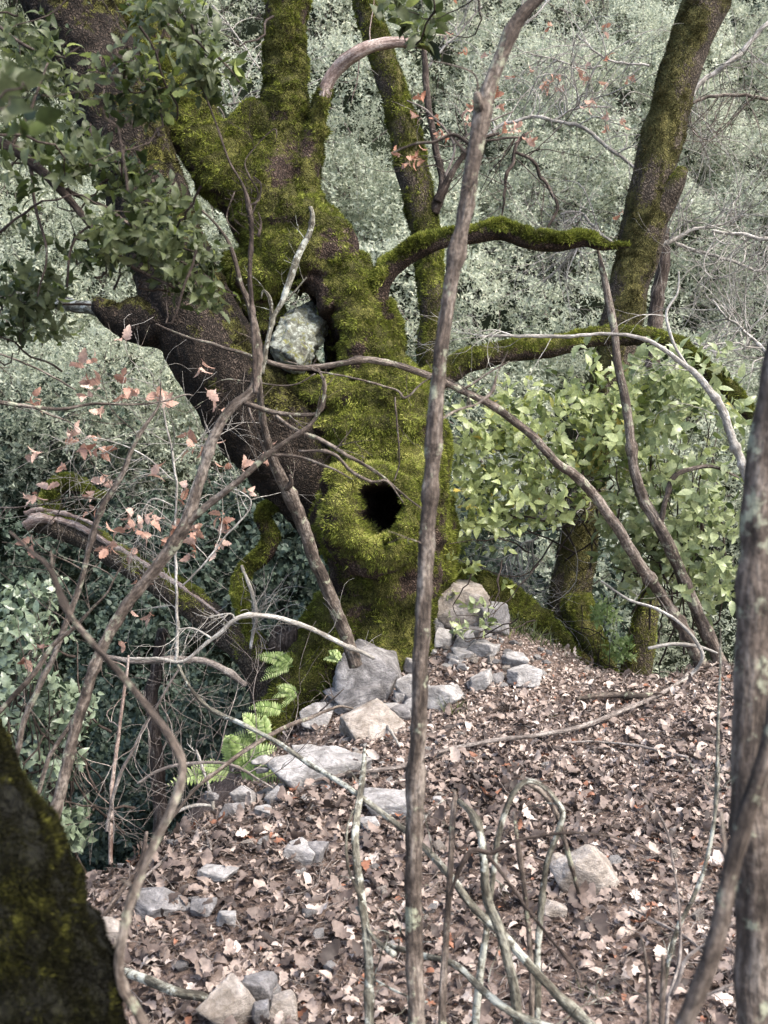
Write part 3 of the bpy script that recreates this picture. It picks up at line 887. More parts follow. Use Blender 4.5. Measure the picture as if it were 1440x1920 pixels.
t = thing("mossy_branch", "crooked branch cushioned in yellow-green moss hanging left of the oak's burr", "branch", at(470, 1190, 6.0))
limb("branch", [(560, 950, 16, 6.05), (520, 948, 22, 6.0), (492, 968, 30, 5.98), (508, 1005, 34, 5.97), (494, 1040, 32, 5.96), (462, 1065, 30, 5.95), (448, 1100, 30, 5.94), (458, 1150, 24, 5.93), (472, 1200, 16, 5.93)],
     t, M_bark, rng, 20, 0.15, 0.05, 0.004, (0.62, 0.4, 0.5), 26000, 0.015, seed=95)
mb = MB()
for k in range(26):
    i0 = at(rng.uniform(455, 490), rng.uniform(1130, 1190), 5.92)
    twig(mb, i0, (rng.uniform(-1, 1), rng.uniform(-.4, .4), rng.uniform(-.1, 1)), rng.uniform(.15, .42), .003, rng, 1, 0.5, 2)
S = px_path([(452, 1060, 6, 5.9), (470, 1110, 8, 5.9), (480, 1160, 9, 5.9), (472, 1215, 6, 5.9)], 0.01, 0.005, 9)
tube(mb, S[0], S[1], 8, 0.2, 0.04, 4)
mb.build("dead_twigs", M_twig, t)
t = thing("root_stump", "shaggy grey upturned root wad between the fallen log and the oak's root", "stump", at(540, 1230, 5.95))
mb = MB(); ball(mb, at(545, 1205, 5.98), (pr(44), pr(40), pr(34)))
Vb, Fb, _, _ = mb.arrays(); Nb = vnormals(Vb, Fb); Vb = Vb + Nb * (0.05 * fbm(Vb, 0.06, 3, 8))[:, None]
link_mesh("root_mass", Vb, Fb, M_stem_dark, t, None, Vb)
mb = MB()
for k in range(24):
    a = rng.uniform(0, 6.28); twig(mb, at(545 + 30 * math.cos(a), 1205 + 24 * math.sin(a), 5.9), (math.cos(a), -0.5, -math.sin(a)), rng.uniform(.05, .14), .004, rng, 1, .6, 2)
mb.build("rootlets", M_twig_mid, t)

# ================================================================== TRACED STEMS AND STICKS
GS = lambda px, py: ground_at(px, py)[1]
def stem(name, label, cat, paths, mat, sides=14, rough=0.14, wob=0.006, twigs=0, tl=(0.15, 0.4), tr=0.0025, seed=0, levels=1, leaf=None, group=None, tdir=None, kids=3):
    global WF
    WF = 0.74
    rg = np.random.default_rng(100 + seed)
    mb = MB(); allP, tips = [], []
    for j, pts in enumerate(paths):
        S = px_path(pts, None, wob, seed * 5 + j)
        # knots
        rr = S[1] * (0.96 + 0.75 * np.clip(noise3(S[0], max(0.04, 3 * S[1].mean()), seed + j) - 0.35, 0, 1))
        tube(mb, S[0], rr, sides if rr.mean() > 0.004 else 6, rough, max(0.012, rr.mean() * 1.3), seed * 3 + j)
        allP.append((S[0], rr))
    WF = 1.0
    for k in range(twigs):
        P_, r_ = allP[rg.integers(len(allP))]
        i = int(rg.uniform(0.08, 1) * (len(P_) - 1))
        d = unit(P_[min(i + 2, len(P_) - 1)] - P_[max(i - 2, 0)])
        sd_ = unit(np.cross(d, rg.normal(0, 1, 3) + np.array([0, 1.2, 0])))
        dv = unit(d * 0.5 + sd_ * 0.9 + (np.array(tdir) if tdir else 0))
        twig(mb, P_[i], dv, rg.uniform(*tl), min(tr * rg.uniform(.6, 1.3), r_[i] * .8), rg, levels, 0.45, kids, 5, tips=tips)
    if leaf:
        root = thing(name, label, cat, allP[0][0][0], group)
        mb.build("stem", mat, root)
        lm, size, k, tmpl, nm = leaf
        lb = MB(); pick = [tips[i] for i in rg.permutation(len(tips))[:k]]
        C = np.array([p for p, _ in pick]); D = np.array([q for _, q in pick]) + np.array([0, 0, -0.5]) + rg.normal(0, .5, (len(pick), 3))
        rosettes(lb, tmpl, C, D, 3, size, rg, 0.8)
        lb.build(nm, lm, root)
        return root
    o = mb.build(name, mat)
    return tag(o, label, cat, group)

SAP = "sapling stems"
stem("sapling_stem", "straight brown stem standing in front of the burr, from bottom edge to top edge", "stem",
     [[(785, 2150, 48, 2.1), (782, 1920, 46, 2.15), (777, 1750, 44, 2.2), (778, 1500, 44, 2.2), (784, 1300, 42, 2.2), (797, 1050, 42, 2.2), (812, 850, 40, 2.2), (824, 690, 38, 2.2), (845, 540, 38, 2.2), (866, 430, 40, 2.2),
       (888, 310, 42, 2.2), (905, 215, 50, 2.2), (912, 185, 46, 2.2), (935, 120, 36, 2.2), (965, 50, 38, 2.2), (1000, 5, 34, 2.2), (1060, -50, 26, 2.2), (1150, -120, 22, 2.2)],
      [(905, 225, 26, 2.2), (896, 195, 30, 2.18), (893, 175, 18, 2.17)],
      [(822, 790, 8, 2.2), (860, 770, 7, 2.25), (900, 757, 6, 2.28), (925, 735, 12, 2.3), (935, 700, 5, 2.3), (955, 660, 3, 2.3)],
      [(884, 272, 12, 2.2), (850, 252, 10, 2.2), (815, 268, 8, 2.2), (780, 270, 6, 2.2), (735, 285, 5, 2.2)],
      [(876, 290, 14, 2.2), (862, 275, 8, 2.2), (840, 240, 6, 2.2)],
      [(872, 360, 16, 2.2), (892, 352, 12, 2.2)], [(895, 180, 5, 2.2), (890, 140, 5, 2.2), (850, 122, 4, 2.2), (800, 112, 3, 2.2)]],
     M_stem, 28, 0.16, 0.003, 3, (.06, .15), .002, seed=1)
stem("sapling_stem", "thick bare stem at the right edge, close to the camera", "stem",
     [[(1428, 2150, 108, 1.45), (1425, 1900, 104, 1.5), (1418, 1650, 104, 1.5), (1408, 1450, 100, 1.5), (1412, 1250, 96, 1.5), (1422, 1080, 96, 1.5), (1432, 920, 96, 1.5), (1450, 780, 96, 1.5), (1468, 660, 90, 1.5), (1500, 560, 80, 1.5), (1560, 440, 70, 1.5)]],
     M_stem, 40, 0.12, 0.004, seed=2)
stem("bent_stem", "curved blurred stem crossing in front of the thick stem at right, bottom corner", "stem",
     [[(1500, 1180, 44, 1.25), (1460, 1340, 46, 1.25), (1425, 1460, 46, 1.25), (1392, 1560, 48, 1.25), (1368, 1650, 46, 1.25), (1345, 1750, 50, 1.25), (1310, 1850, 48, 1.25), (1270, 1950, 48, 1.25), (1200, 2150, 50, 1.25)],
      [(1380, 1640, 26, 1.27), (1362, 1600, 16, 1.3), (1352, 1520, 10, 1.33)]], M_stem, 26, 0.12, 0.004, seed=3)
stem("crooked_stick", "near crooked grey stick, bent at the elbow right of the mossy corner trunk", "stick",
     [[(20, 995, 7, 1.7), (60, 1035, 11, 1.68), (95, 1065, 16, 1.66), (130, 1150, 16, 1.64), (180, 1215, 17, 1.62), (235, 1280, 18, 1.6), (290, 1345, 20, 1.58), (325, 1395, 24, 1.56), (343, 1440, 24, 1.55), (325, 1510, 24, 1.54),
       (290, 1580, 22, 1.53), (255, 1660, 26, 1.52), (237, 1720, 26, 1.51), (226, 1790, 26, 1.5), (236, 1850, 26, 1.5), (275, 1920, 28, 1.5), (320, 2050, 30, 1.5)],
      [(95, 1070, 10, 1.66), (97, 1050, 7, 1.66), (96, 1035, 4, 1.66)], [(250, 1665, 16, 1.52), (225, 1650, 8, 1.52)], [(232, 1815, 26, 1.5), (222, 1812, 14, 1.5)]], M_stem, 20, 0.16, 0.004, seed=4)
stem("forked_stem", "grey-brown stem leaning right from the left thicket, forking before the oak's leaning limb", "stem",
     [[(85, 1640, 30, 3.1), (110, 1510, 30, 3.1), (135, 1400, 30, 3.1), (165, 1290, 30, 3.1), (205, 1190, 30, 3.1), (250, 1120, 30, 3.1), (295, 1060, 32, 3.1), (340, 990, 34, 3.1), (365, 925, 28, 3.1), (382, 860, 26, 3.1), (400, 815, 25, 3.1), (430, 770, 25, 3.1),
       (472, 735, 24, 3.1), (484, 690, 24, 3.1), (481, 630, 22, 3.1), (468, 575, 16, 3.1), (450, 530, 13, 3.1), (435, 470, 11, 3.1), (415, 435, 7, 3.1), (380, 400, 5, 3.1)],
      [(340, 985, 24, 3.1), (385, 945, 18, 3.08), (440, 905, 17, 3.06), (490, 860, 16, 3.05), (540, 825, 14, 3.05), (580, 800, 10, 3.05), (605, 760, 9, 3.05), (610, 720, 8, 3.05), (598, 690, 5, 3.05)],
      [(455, 757, 14, 3.1), (500, 770, 12, 3.1), (550, 778, 12, 3.1), (600, 772, 8, 3.1), (612, 740, 6, 3.1)],
      [(520, 778, 8, 3.08), (560, 808, 10, 3.06), (600, 825, 11, 3.05), (650, 855, 10, 3.05), (700, 885, 8, 3.05), (760, 930, 5, 3.05), (800, 960, 3, 3.05)],
      [(500, 855, 9, 3.05), (560, 860, 8, 3.05), (620, 880, 6, 3.05), (660, 900, 3, 3.05)],
      [(560, 845, 6, 3.05), (620, 850, 9, 3.02), (660, 885, 9, 3.02), (700, 903, 8, 3.02), (730, 900, 6, 3.02), (760, 940, 3, 3.02)]],
     M_stem, 18, 0.16, 0.005, 12, (.08, .22), .002, seed=5)
stem("thin_sapling", "thin dark upright twig in front of the oak's upper bole, forked tip", "twig",
     [[(478, 740, 14, 3.0), (476, 640, 12, 3.0), (468, 520, 12, 3.0), (472, 440, 12, 3.0), (466, 385, 16, 3.0), (456, 345, 7, 3.0), (430, 300, 6, 3.0), (408, 240, 5, 3.0), (380, 170, 4, 3.0), (350, 130, 3, 3.0)],
      [(470, 400, 6, 3.0), (484, 360, 4, 3.0), (470, 332, 5, 3.0), (460, 300, 3, 3.0), (490, 260, 3, 3.0), (515, 240, 4, 3.0), (518, 258, 3, 3.0)],
      [(484, 445, 9, 3.0), (490, 420, 6, 3.0), (485, 400, 4, 3.0)], [(470, 385, 6, 3.0), (485, 375, 5, 3.0), (487, 345, 5, 3.0), (472, 332, 4, 3.0)],
      [(440, 360, 4, 3.0), (425, 410, 3, 3.0), (450, 440, 3, 3.0)]], M_stem_dark, 10, 0.15, 0.004, 8, (.05, .16), .0015, seed=6)
stem("bare_branch", "pale grey branch rising over the lichened stub, in front of the oak's swelling", "branch",
     [[(492, 700, 14, 4.9), (500, 650, 14, 4.9), (512, 600, 12, 4.9), (530, 565, 14, 4.9), (545, 520, 18, 4.9), (558, 480, 18, 4.9), (580, 440, 15, 4.9), (586, 410, 14, 4.9), (581, 388, 10, 4.9)],
      [(512, 600, 8, 4.9), (520, 580, 7, 4.9), (545, 555, 5, 4.9), (575, 520, 4, 4.9)], [(508, 610, 10, 4.9), (508, 565, 10, 4.9), (495, 545, 7, 4.9), (490, 560, 3, 4.9)]],
     M_stem_lich, 14, 0.15, 0.004, 5, (.08, .25), .002, seed=7)
g1 = GS(1305, 1225)
stem("long_branch", "long arching stem crossing the whole oak leftward, rooted at the ridge behind the litter", "stem",
     [[(1320, 1260, 34, g1), (1290, 1195, 32, g1 - .05), (1240, 1115, 30, g1 - .15), (1190, 1045, 30, g1 - .3), (1145, 975, 28, g1 - .4), (1095, 905, 26, g1 - .5), (1045, 865, 24, g1 - .6), (1000, 820, 22, g1 - .65), (950, 778, 22, g1 - .7), (905, 752, 20, g1 - .75), (850, 725, 18, g1 - .8), (800, 702, 18, g1 - .85),
       (740, 684, 16, g1 - .9), (690, 676, 17, g1 - .95), (650, 682, 15, g1 - 1), (600, 690, 15, g1 - 1), (550, 692, 14, g1 - 1.05), (500, 680, 12, g1 - 1.1), (450, 662, 10, g1 - 1.1), (400, 645, 9, g1 - 1.1), (350, 632, 6, g1 - 1.1), (290, 608, 4, g1 - 1.1)],
      [(860, 735, 8, g1 - .8), (920, 700, 5, g1 - .8), (955, 680, 3, g1 - .8)],
      [(600, 695, 5, g1 - 1), (680, 712, 5, g1 - 1), (740, 730, 5, g1 - 1), (760, 745, 6, g1 - 1), (790, 720, 4, g1 - 1), (820, 700, 3, g1 - 1)],
      [(595, 700, 4, g1 - 1), (550, 722, 4, g1 - 1), (480, 718, 4, g1 - 1), (420, 712, 3, g1 - 1), (390, 722, 2, g1 - 1)],
      [(742, 745, 4, g1 - 1), (745, 800, 5, g1 - 1), (748, 860, 4, g1 - 1), (738, 900, 3, g1 - 1)]],
     M_stem, 18, 0.15, 0.006, 8, (.1, .3), .002, seed=8)
g2 = GS(1340, 1222)
stem("curved_stem", "reddish-brown S-curved stem in front of the leaning tree, top broken to a point", "stem",
     [[(1355, 1255, 38, g2), (1335, 1205, 34, g2), (1300, 1130, 32, g2 - .05), (1270, 1060, 32, g2 - .1), (1240, 990, 32, g2 - .15), (1208, 940, 30, g2 - .15), (1190, 880, 26, g2 - .2), (1182, 820, 24, g2 - .2), (1172, 750, 24, g2 - .2), (1160, 690, 22, g2 - .2), (1152, 620, 20, g2 - .2), (1140, 560, 20, g2 - .2), (1130, 510, 16, g2 - .2), (1122, 468, 6, g2 - .2)],
      [(1240, 985, 14, g2 - .15), (1250, 930, 14, g2 - .2), (1262, 895, 14, g2 - .2), (1300, 878, 12, g2 - .2), (1340, 876, 9, g2 - .2), (1385, 895, 5, g2 - .2)]],
     M_stem, 20, 0.14, 0.004, 6, (.1, .3), .002, seed=9)
stem("bleached_branch", "bleached bare branch with a pale splintered left end, above the sunny shrub", "branch",
     [[(1400, 900, 22, 5.5), (1375, 830, 22, 5.5), (1350, 760, 20, 5.5), (1310, 705, 18, 5.5), (1280, 680, 14, 5.5), (1240, 650, 12, 5.5), (1190, 632, 10, 5.5), (1130, 627, 9, 5.5), (1060, 630, 10, 5.5), (980, 628, 9, 5.5), (900, 628, 5, 5.5)],
      [(960, 628, 5, 5.5), (930, 618, 3, 5.5), (900, 622, 2, 5.5)], [(1290, 690, 8, 5.5), (1262, 640, 8, 5.5), (1250, 590, 7, 5.5), (1270, 550, 6, 5.5), (1272, 510, 3, 5.5)]],
     M_twig, 12, 0.14, 0.006, 14, (.15, .5), .0025, seed=10)
g3 = 5.45
stem("leaning_sapling", "brown leaning stem ending at the stones, in front of the bole's left side", "stem",
     [[(668, 1250, 34, g3), (648, 1190, 34, g3), (615, 1110, 34, g3 - .1), (585, 1035, 34, g3 - .2), (558, 960, 34, g3 - .3), (532, 905, 32, g3 - .4), (510, 855, 26, g3 - .5), (495, 800, 20, g3 - .6), (488, 740, 16, g3 - .7), (484, 690, 10, g3 - .8)],
      [(535, 915, 18, g3 - .4), (545, 905, 14, g3 - .42), (543, 890, 6, g3 - .45)], [(505, 860, 8, g3 - .5), (480, 800, 6, g3 - .6), (468, 760, 5, g3 - .6), (480, 725, 3, g3 - .6)]],
     M_stem, 20, 0.20, 0.004, 4, (.08, .2), .002, seed=11)
stem("thin_sapling", "thin knotty stem left of the forked one, leaning right with pink dry leaves above", "stem",
     [[(20, 1440, 16, 3.6), (55, 1330, 16, 3.6), (95, 1240, 16, 3.6), (125, 1160, 15, 3.6), (150, 1090, 15, 3.6), (168, 1020, 16, 3.6), (190, 950, 16, 3.6), (225, 895, 14, 3.6), (248, 840, 12, 3.6), (275, 795, 10, 3.6), (300, 755, 6, 3.6), (302, 715, 3, 3.6)],
      [(190, 940, 5, 3.6), (130, 935, 4, 3.6), (60, 950, 4, 3.6), (-40, 955, 4, 3.6)]],
     M_stem, 12, 0.15, 0.006, 16, (.15, .4), .0022, seed=12, leaf=(M_pinkleaf, 0.05, 16, holly(), "dry_leaves"))
stem("thin_sapling", "second thin stem at the left edge, crossing low behind the near stick", "stem",
     [[(-30, 1370, 12, 3.4), (40, 1290, 14, 3.4), (100, 1210, 13, 3.4), (150, 1165, 10, 3.4), (200, 1110, 6, 3.4), (230, 1060, 4, 3.4)],
      [(150, 1330, 12, 3.4), (90, 1420, 12, 3.4), (60, 1520, 12, 3.4)]], M_stem, 12, 0.15, 0.008, 12, (.15, .35), .002, seed=13)
stem("diagonal_stick", "long thin stick slanting from left of the ferns down to the bottom edge at right", "stick",
     [[(335, 1245, 7, 3.2), (360, 1290, 10, 3.15), (410, 1335, 11, 3.1), (480, 1370, 12, 3.0), (550, 1410, 13, 2.9), (620, 1455, 14, 2.8), (700, 1510, 15, 2.7), (780, 1575, 17, 2.6), (840, 1635, 20, 2.5), (890, 1700, 22, 2.45), (945, 1750, 22, 2.4), (1000, 1810, 24, 2.35), (1060, 1875, 24, 2.3), (1130, 1940, 26, 2.25), (1250, 2050, 26, 2.2)]],
     M_stem_lich, 16, 0.12, 0.004, 3, (.1, .25), .0018, seed=14)
stem("crossing_stick", "slender stick crossing the diagonal one in front of the ferns", "stick",
     [[(300, 1560, 7, 3.6), (370, 1475, 9, 3.7), (450, 1415, 12, 3.8), (520, 1370, 12, 3.9), (580, 1345, 10, 4.0), (630, 1325, 8, 4.1), (660, 1330, 4, 4.2)],
      [(600, 1335, 5, 4.05), (645, 1290, 3, 4.0)]], M_stem, 10, 0.15, 0.005, 4, (.1, .2), .0018, seed=15)

def arch(label, paths, mat=M_stem_lich, seed=0, tw=0, cat="stick", name="arched_stick", sides=14):
    return stem(name, label, cat, paths, mat, sides, 0.15, 0.003, tw, (.06, .16), .0016, seed=seed)
arch("upright grey stick left of the central stem, its top against the flat slab", [[(705, 2100, 24, 2.4), (692, 1920, 24, 2.45), (690, 1800, 24, 2.5), (676, 1680, 22, 2.55), (668, 1580, 20, 2.6), (676, 1500, 18, 2.7), (684, 1440, 14, 2.8), (685, 1405, 8, 2.85)],
      [(676, 1690, 8, 2.5), (650, 1620, 8, 2.55), (648, 1560, 6, 2.6), (662, 1520, 5, 2.65)]], seed=20, tw=3)
arch("upright peeling stick directly right of the central stem", [[(828, 2100, 22, 2.3), (828, 1920, 22, 2.3), (832, 1820, 19, 2.35), (838, 1720, 17, 2.4), (845, 1620, 16, 2.4), (848, 1540, 16, 2.45), (852, 1490, 14, 2.5), (845, 1480, 9, 2.5)]], M_stem, seed=21, tw=2)
arch("thick greenish stick leaning from the bottom to the peeling stick's top", [[(975, 2100, 28, 2.25), (968, 1920, 28, 2.3), (955, 1820, 26, 2.3), (935, 1740, 26, 2.32), (912, 1680, 24, 2.35), (906, 1610, 22, 2.35), (900, 1560, 20, 2.38), (885, 1525, 18, 2.4), (860, 1503, 14, 2.45)]], seed=22)
arch("speckled pale stick making the tall arch, peak left of the tan slab", [[(1012, 2100, 18, 2.45), (1008, 1900, 18, 2.5), (1006, 1800, 17, 2.5), (1015, 1700, 16, 2.5), (1025, 1620, 16, 2.5), (1045, 1560, 15, 2.5), (1054, 1520, 15, 2.5), (1035, 1490, 13, 2.5), (1010, 1470, 12, 2.5), (985, 1466, 14, 2.5), (962, 1490, 15, 2.5), (945, 1530, 16, 2.5), (932, 1580, 15, 2.5), (925, 1640, 14, 2.5), (915, 1720, 16, 2.5), (900, 1830, 20, 2.5), (885, 2000, 22, 2.5)]], seed=23, tw=3)
arch("brown bent stick dropping from the arch's peak onto the tan slab", [[(982, 1466, 10, 2.52), (1015, 1485, 13, 2.52), (1040, 1520, 14, 2.52), (1058, 1570, 13, 2.53), (1070, 1620, 13, 2.55), (1085, 1675, 8, 2.6)]], M_stem, seed=24)
arch("thin horizontal arched stick crossing in front of the tan slab", [[(845, 1680, 8, 2.2), (862, 1630, 12, 2.2), (885, 1595, 13, 2.2), (920, 1600, 14, 2.2), (960, 1578, 10, 2.2), (1020, 1567, 9, 2.2), (1080, 1563, 8, 2.2), (1150, 1570, 7, 2.2), (1210, 1588, 6, 2.2), (1255, 1615, 4, 2.2)],
      [(915, 1602, 12, 2.2), (950, 1645, 9, 2.2), (990, 1700, 9, 2.2), (1030, 1755, 8, 2.2), (1075, 1815, 8, 2.2), (1088, 1850, 5, 2.2)]], M_stem_dark, seed=25, tw=4)
arch("second upright between the greenish stick and the speckled arch", [[(1000, 2100, 15, 2.45), (998, 1900, 15, 2.45), (994, 1780, 14, 2.5), (985, 1690, 13, 2.5), (975, 1600, 12, 2.5), (965, 1520, 9, 2.55)]], M_stem, seed=26)
arch("low grey stick leaning across the bottom edge below the arches", [[(720, 1770, 10, 2.5), (780, 1790, 16, 2.45), (850, 1810, 18, 2.4), (900, 1855, 20, 2.35), (960, 1900, 22, 2.3), (1050, 1935, 24, 2.25), (1150, 1960, 24, 2.2)]], seed=27, tw=4)
arch("spindly stick left of the right-edge stem, wavering upward from the bottom", [[(1235, 2050, 13, 2.4), (1240, 1900, 13, 2.5), (1248, 1820, 12, 2.5), (1270, 1740, 13, 2.5), (1300, 1680, 12, 2.5), (1328, 1600, 11, 2.5), (1342, 1500, 9, 2.5), (1346, 1400, 9, 2.5), (1350, 1290, 6, 2.5), (1352, 1180, 4, 2.5)]], seed=28, tw=6)
arch("thin curved twig rising out of the litter right of the tan slab", [[(1255, 2050, 10, 2.3), (1250, 1900, 11, 2.35), (1272, 1800, 9, 2.4), (1272, 1720, 7, 2.45), (1262, 1630, 6, 2.5), (1250, 1560, 6, 2.5), (1225, 1510, 5, 2.5), (1200, 1475, 4, 2.5), (1205, 1400, 2.5, 2.5)]], M_twig_mid, seed=29, tw=5)
arch("short broken upright stick at the bottom, before the curved twig", [[(1238, 2050, 16, 2.1), (1240, 1930, 15, 2.1), (1244, 1840, 14, 2.1), (1243, 1790, 9, 2.1)], [(1212, 2050, 13, 2.1), (1218, 1900, 12, 2.1), (1210, 1800, 8, 2.1), (1200, 1755, 4, 2.1)]], M_stem, seed=30, tw=2)
arch("pale twigs in the gap under the bent blurred stem", [[(1260, 1870, 10, 2.0), (1275, 1840, 12, 2.0), (1290, 1800, 10, 2.0), (1330, 1770, 8, 2.0), (1380, 1730, 6, 2.0)], [(1290, 1880, 8, 2.0), (1330, 1860, 8, 2.0), (1380, 1840, 7, 2.0), (1430, 1820, 6, 2.0)]], M_twig_mid, seed=31, tw=3, cat="twig", name="pale_twig")
arch("grey knobbly stick lying bottom left of centre, forked toward the camera", [[(740, 1790, 18, 2.45), (700, 1755, 10, 2.5), (670, 1700, 8, 2.55)], [(690, 1830, 6, 2.5), (740, 1860, 6, 2.4), (800, 1880, 6, 2.35)]], seed=32, tw=6)

def lying(label, rows, mat, seed, lift=0.6, name="fallen_stick", cat="stick", tw=0):
    """a stick lying on the ground: depth comes from the ground under each pixel"""
    pts = []
    for (px, py, w) in rows:
        p, d = ground_at(px, py)
        d2 = d - (w * 0.5 * d / FPX) * lift / 0.35 - 0.075
        pts.append((px, py, w, max(d2, 1.2)))
    return stem(name, label, cat, [pts], mat, 12, 0.15, 0.002, tw, (.06, .2), .002, seed=seed)
lying("long thin branch lying in an arc over the litter up to the ridge at right", [(740, 1440, 9), (840, 1405, 11), (930, 1388, 11), (1010, 1378, 11), (1090, 1362, 12), (1160, 1335, 12), (1220, 1310, 11), (1265, 1285, 9), (1300, 1255, 8)], M_twig_mid, 40, tw=6)
lying("pale stick lying below the flat slab, left of the central stem", [(545, 1478, 9), (600, 1462, 10), (660, 1450, 10), (720, 1442, 11), (770, 1435, 9)], M_twig_mid, 41)
lying("thick peeled stick lying at the bottom left beside the mossy corner trunk", [(165, 1785, 14), (215, 1815, 22), (270, 1835, 24), (330, 1860, 26), (385, 1870, 24), (400, 1876, 16)], M_stem_lich, 42, lift=1.2)
lying("short dark stick lying behind the crooked stick at the ridge edge", [(180, 1740, 9), (220, 1680, 12), (262, 1620, 13), (275, 1560, 9)], M_stem_dark, 43, lift=1.5)
lying("root-like stick half buried in the soil at right of the ridge top", [(1080, 1310, 12), (1140, 1303, 16), (1190, 1305, 15), (1240, 1300, 8)], M_stem, 44)
lying("thin forked stick near the dark clump on the ridge top", [(1290, 1420, 8), (1200, 1400, 7), (1120, 1390, 6), (1060, 1392, 4)], M_twig_mid, 45, tw=3)
lying("short pale stick upright-looking among stones left of the central stem", [(715, 1345, 10), (735, 1375, 8), (750, 1400, 5)], M_twig, 46)
lying("bundle-like thin stick at the left slope edge above the grey slab", [(255, 1660, 7), (310, 1610, 9), (350, 1570, 9), (385, 1560, 12), (395, 1590, 9)], M_twig_mid, 47, tw=6)
lying("slender stick running down the right side of the litter", [(1330, 1800, 8), (1290, 1760, 8), (1235, 1730, 7), (1180, 1700, 5)], M_twig_mid, 48, tw=4)

# left lower pale branches
stem("dead_branch", "pale dead branch reaching across below the fallen log to the stones", "branch",
     [[(240, 1235, 7, 5.2), (300, 1236, 8, 5.2), (345, 1238, 9, 5.2), (400, 1195, 11, 5.2), (450, 1158, 13, 5.2), (500, 1155, 13, 5.25), (560, 1170, 13, 5.3), (610, 1190, 13, 5.35), (660, 1215, 12, 5.4), (700, 1235, 9, 5.45)],
      [(395, 1195, 6, 5.2), (360, 1178, 5, 5.2), (330, 1180, 4, 5.2)], [(440, 1165, 6, 5.2), (430, 1150, 5, 5.2), (380, 1160, 3, 5.2)]], M_twig, 10, 0.14, 0.006, 14, (.1, .35), .002, seed=50)
stem("dead_branch", "smooth grey branch curving over the dark hollow under the log", "branch",
     [[(200, 1230, 10, 5.5), (260, 1238, 16, 5.5), (330, 1235, 18, 5.5), (390, 1243, 18, 5.5), (430, 1262, 18, 5.5), (460, 1285, 14, 5.5)]], M_twig_mid, 12, 0.14, 0.005, 5, (.1, .3), .002, seed=51)
stem("dead_branch", "bare branch arching over the dark gully beside the crooked stick's elbow", "branch",
     [[(260, 1470, 6, 4.2), (300, 1445, 9, 4.2), (350, 1432, 9, 4.2), (410, 1430, 8, 4.2), (460, 1448, 7, 4.2), (510, 1480, 4, 4.2)],
      [(340, 1250, 5, 4.2), (290, 1330, 7, 4.2), (250, 1400, 8, 4.2), (215, 1480, 9, 4.2), (200, 1560, 9, 4.2)]], M_twig_mid, 10, 0.14, 0.006, 26, (.2, .55), .0022, seed=52, levels=2)
stem("thin_tree", "orange-barked dead pole standing in the dark gully at left", "stem",
     [[(208, 1620, 12, 5.0), (206, 1540, 12, 5.0), (212, 1460, 11, 5.0), (222, 1380, 10, 5.0), (232, 1300, 9, 5.0), (240, 1230, 6, 5.0)]], M_dead, 10, 0.14, 0.004, 6, (.15, .4), .0025, seed=53)
stem("standing_twig", "pale broken twig standing above the ferns at the slope edge", "twig",
     [[(400, 1520, 7, 4.6), (390, 1470, 8, 4.6), (375, 1430, 9, 4.6), (366, 1405, 5, 4.6)], [(325, 1525, 8, 4.6), (360, 1510, 10, 4.6), (400, 1510, 8, 4.6)]], M_twig, 8, 0.14, 0.004, 4, (.05, .15), .002, seed=54)
stem("bare_shrub", "leafless shrub with curled pink dry leaves, before the dark ivy left of the oak", "shrub",
     [[(330, 1240, 10, 5.4), (332, 1120, 8, 5.4), (325, 1000, 7, 5.4), (330, 900, 6, 5.4), (310, 800, 5, 5.4), (300, 720, 3, 5.4)],
      [(325, 1010, 6, 5.4), (370, 900, 5, 5.4), (400, 840, 4, 5.4), (380, 790, 3, 5.4)], [(330, 900, 5, 5.4), (260, 850, 4, 5.4), (180, 820, 3, 5.4)],
      [(340, 1100, 5, 5.4), (420, 1010, 5, 5.4), (470, 940, 4, 5.4), (400, 900, 3, 5.4)], [(325, 950, 5, 5.4), (280, 940, 4, 5.4), (260, 990, 3, 5.4)]],
     M_twig, 8, 0.14, 0.01, 46, (.25, .7), .0025, seed=55, levels=2, leaf=(M_pinkleaf, 0.062, 75, holly(), "dry_leaves"))
stem("long_twig", "long thin horizontal twig at left, before the silvery foliage", "twig",
     [[(-40, 752, 10, 4.6), (40, 762, 10, 4.6), (110, 770, 9, 4.6), (180, 758, 7, 4.6), (250, 760, 6, 4.6), (300, 755, 5, 4.6), (345, 742, 5, 4.6), (362, 744, 3, 4.6)],
      [(60, 765, 6, 4.6), (110, 785, 5, 4.6), (135, 795, 3, 4.6)], [(-40, 650, 5, 4.6), (60, 690, 5, 4.6), (140, 730, 4, 4.6)]], M_stem, 10, 0.14, 0.006, 7, (.1, .35), .002, seed=56)
stem("horizontal_limb", "pale mottled limb end behind the overhanging leaves, left of the leaning limb", "branch",
     [[(-60, 545, 40, 6.4), (60, 560, 36, 6.3), (130, 572, 34, 6.2), (200, 585, 34, 6.0)]], M_stem_lich, 16, 0.14, 0.01, 3, (.2, .4), .003, seed=57)

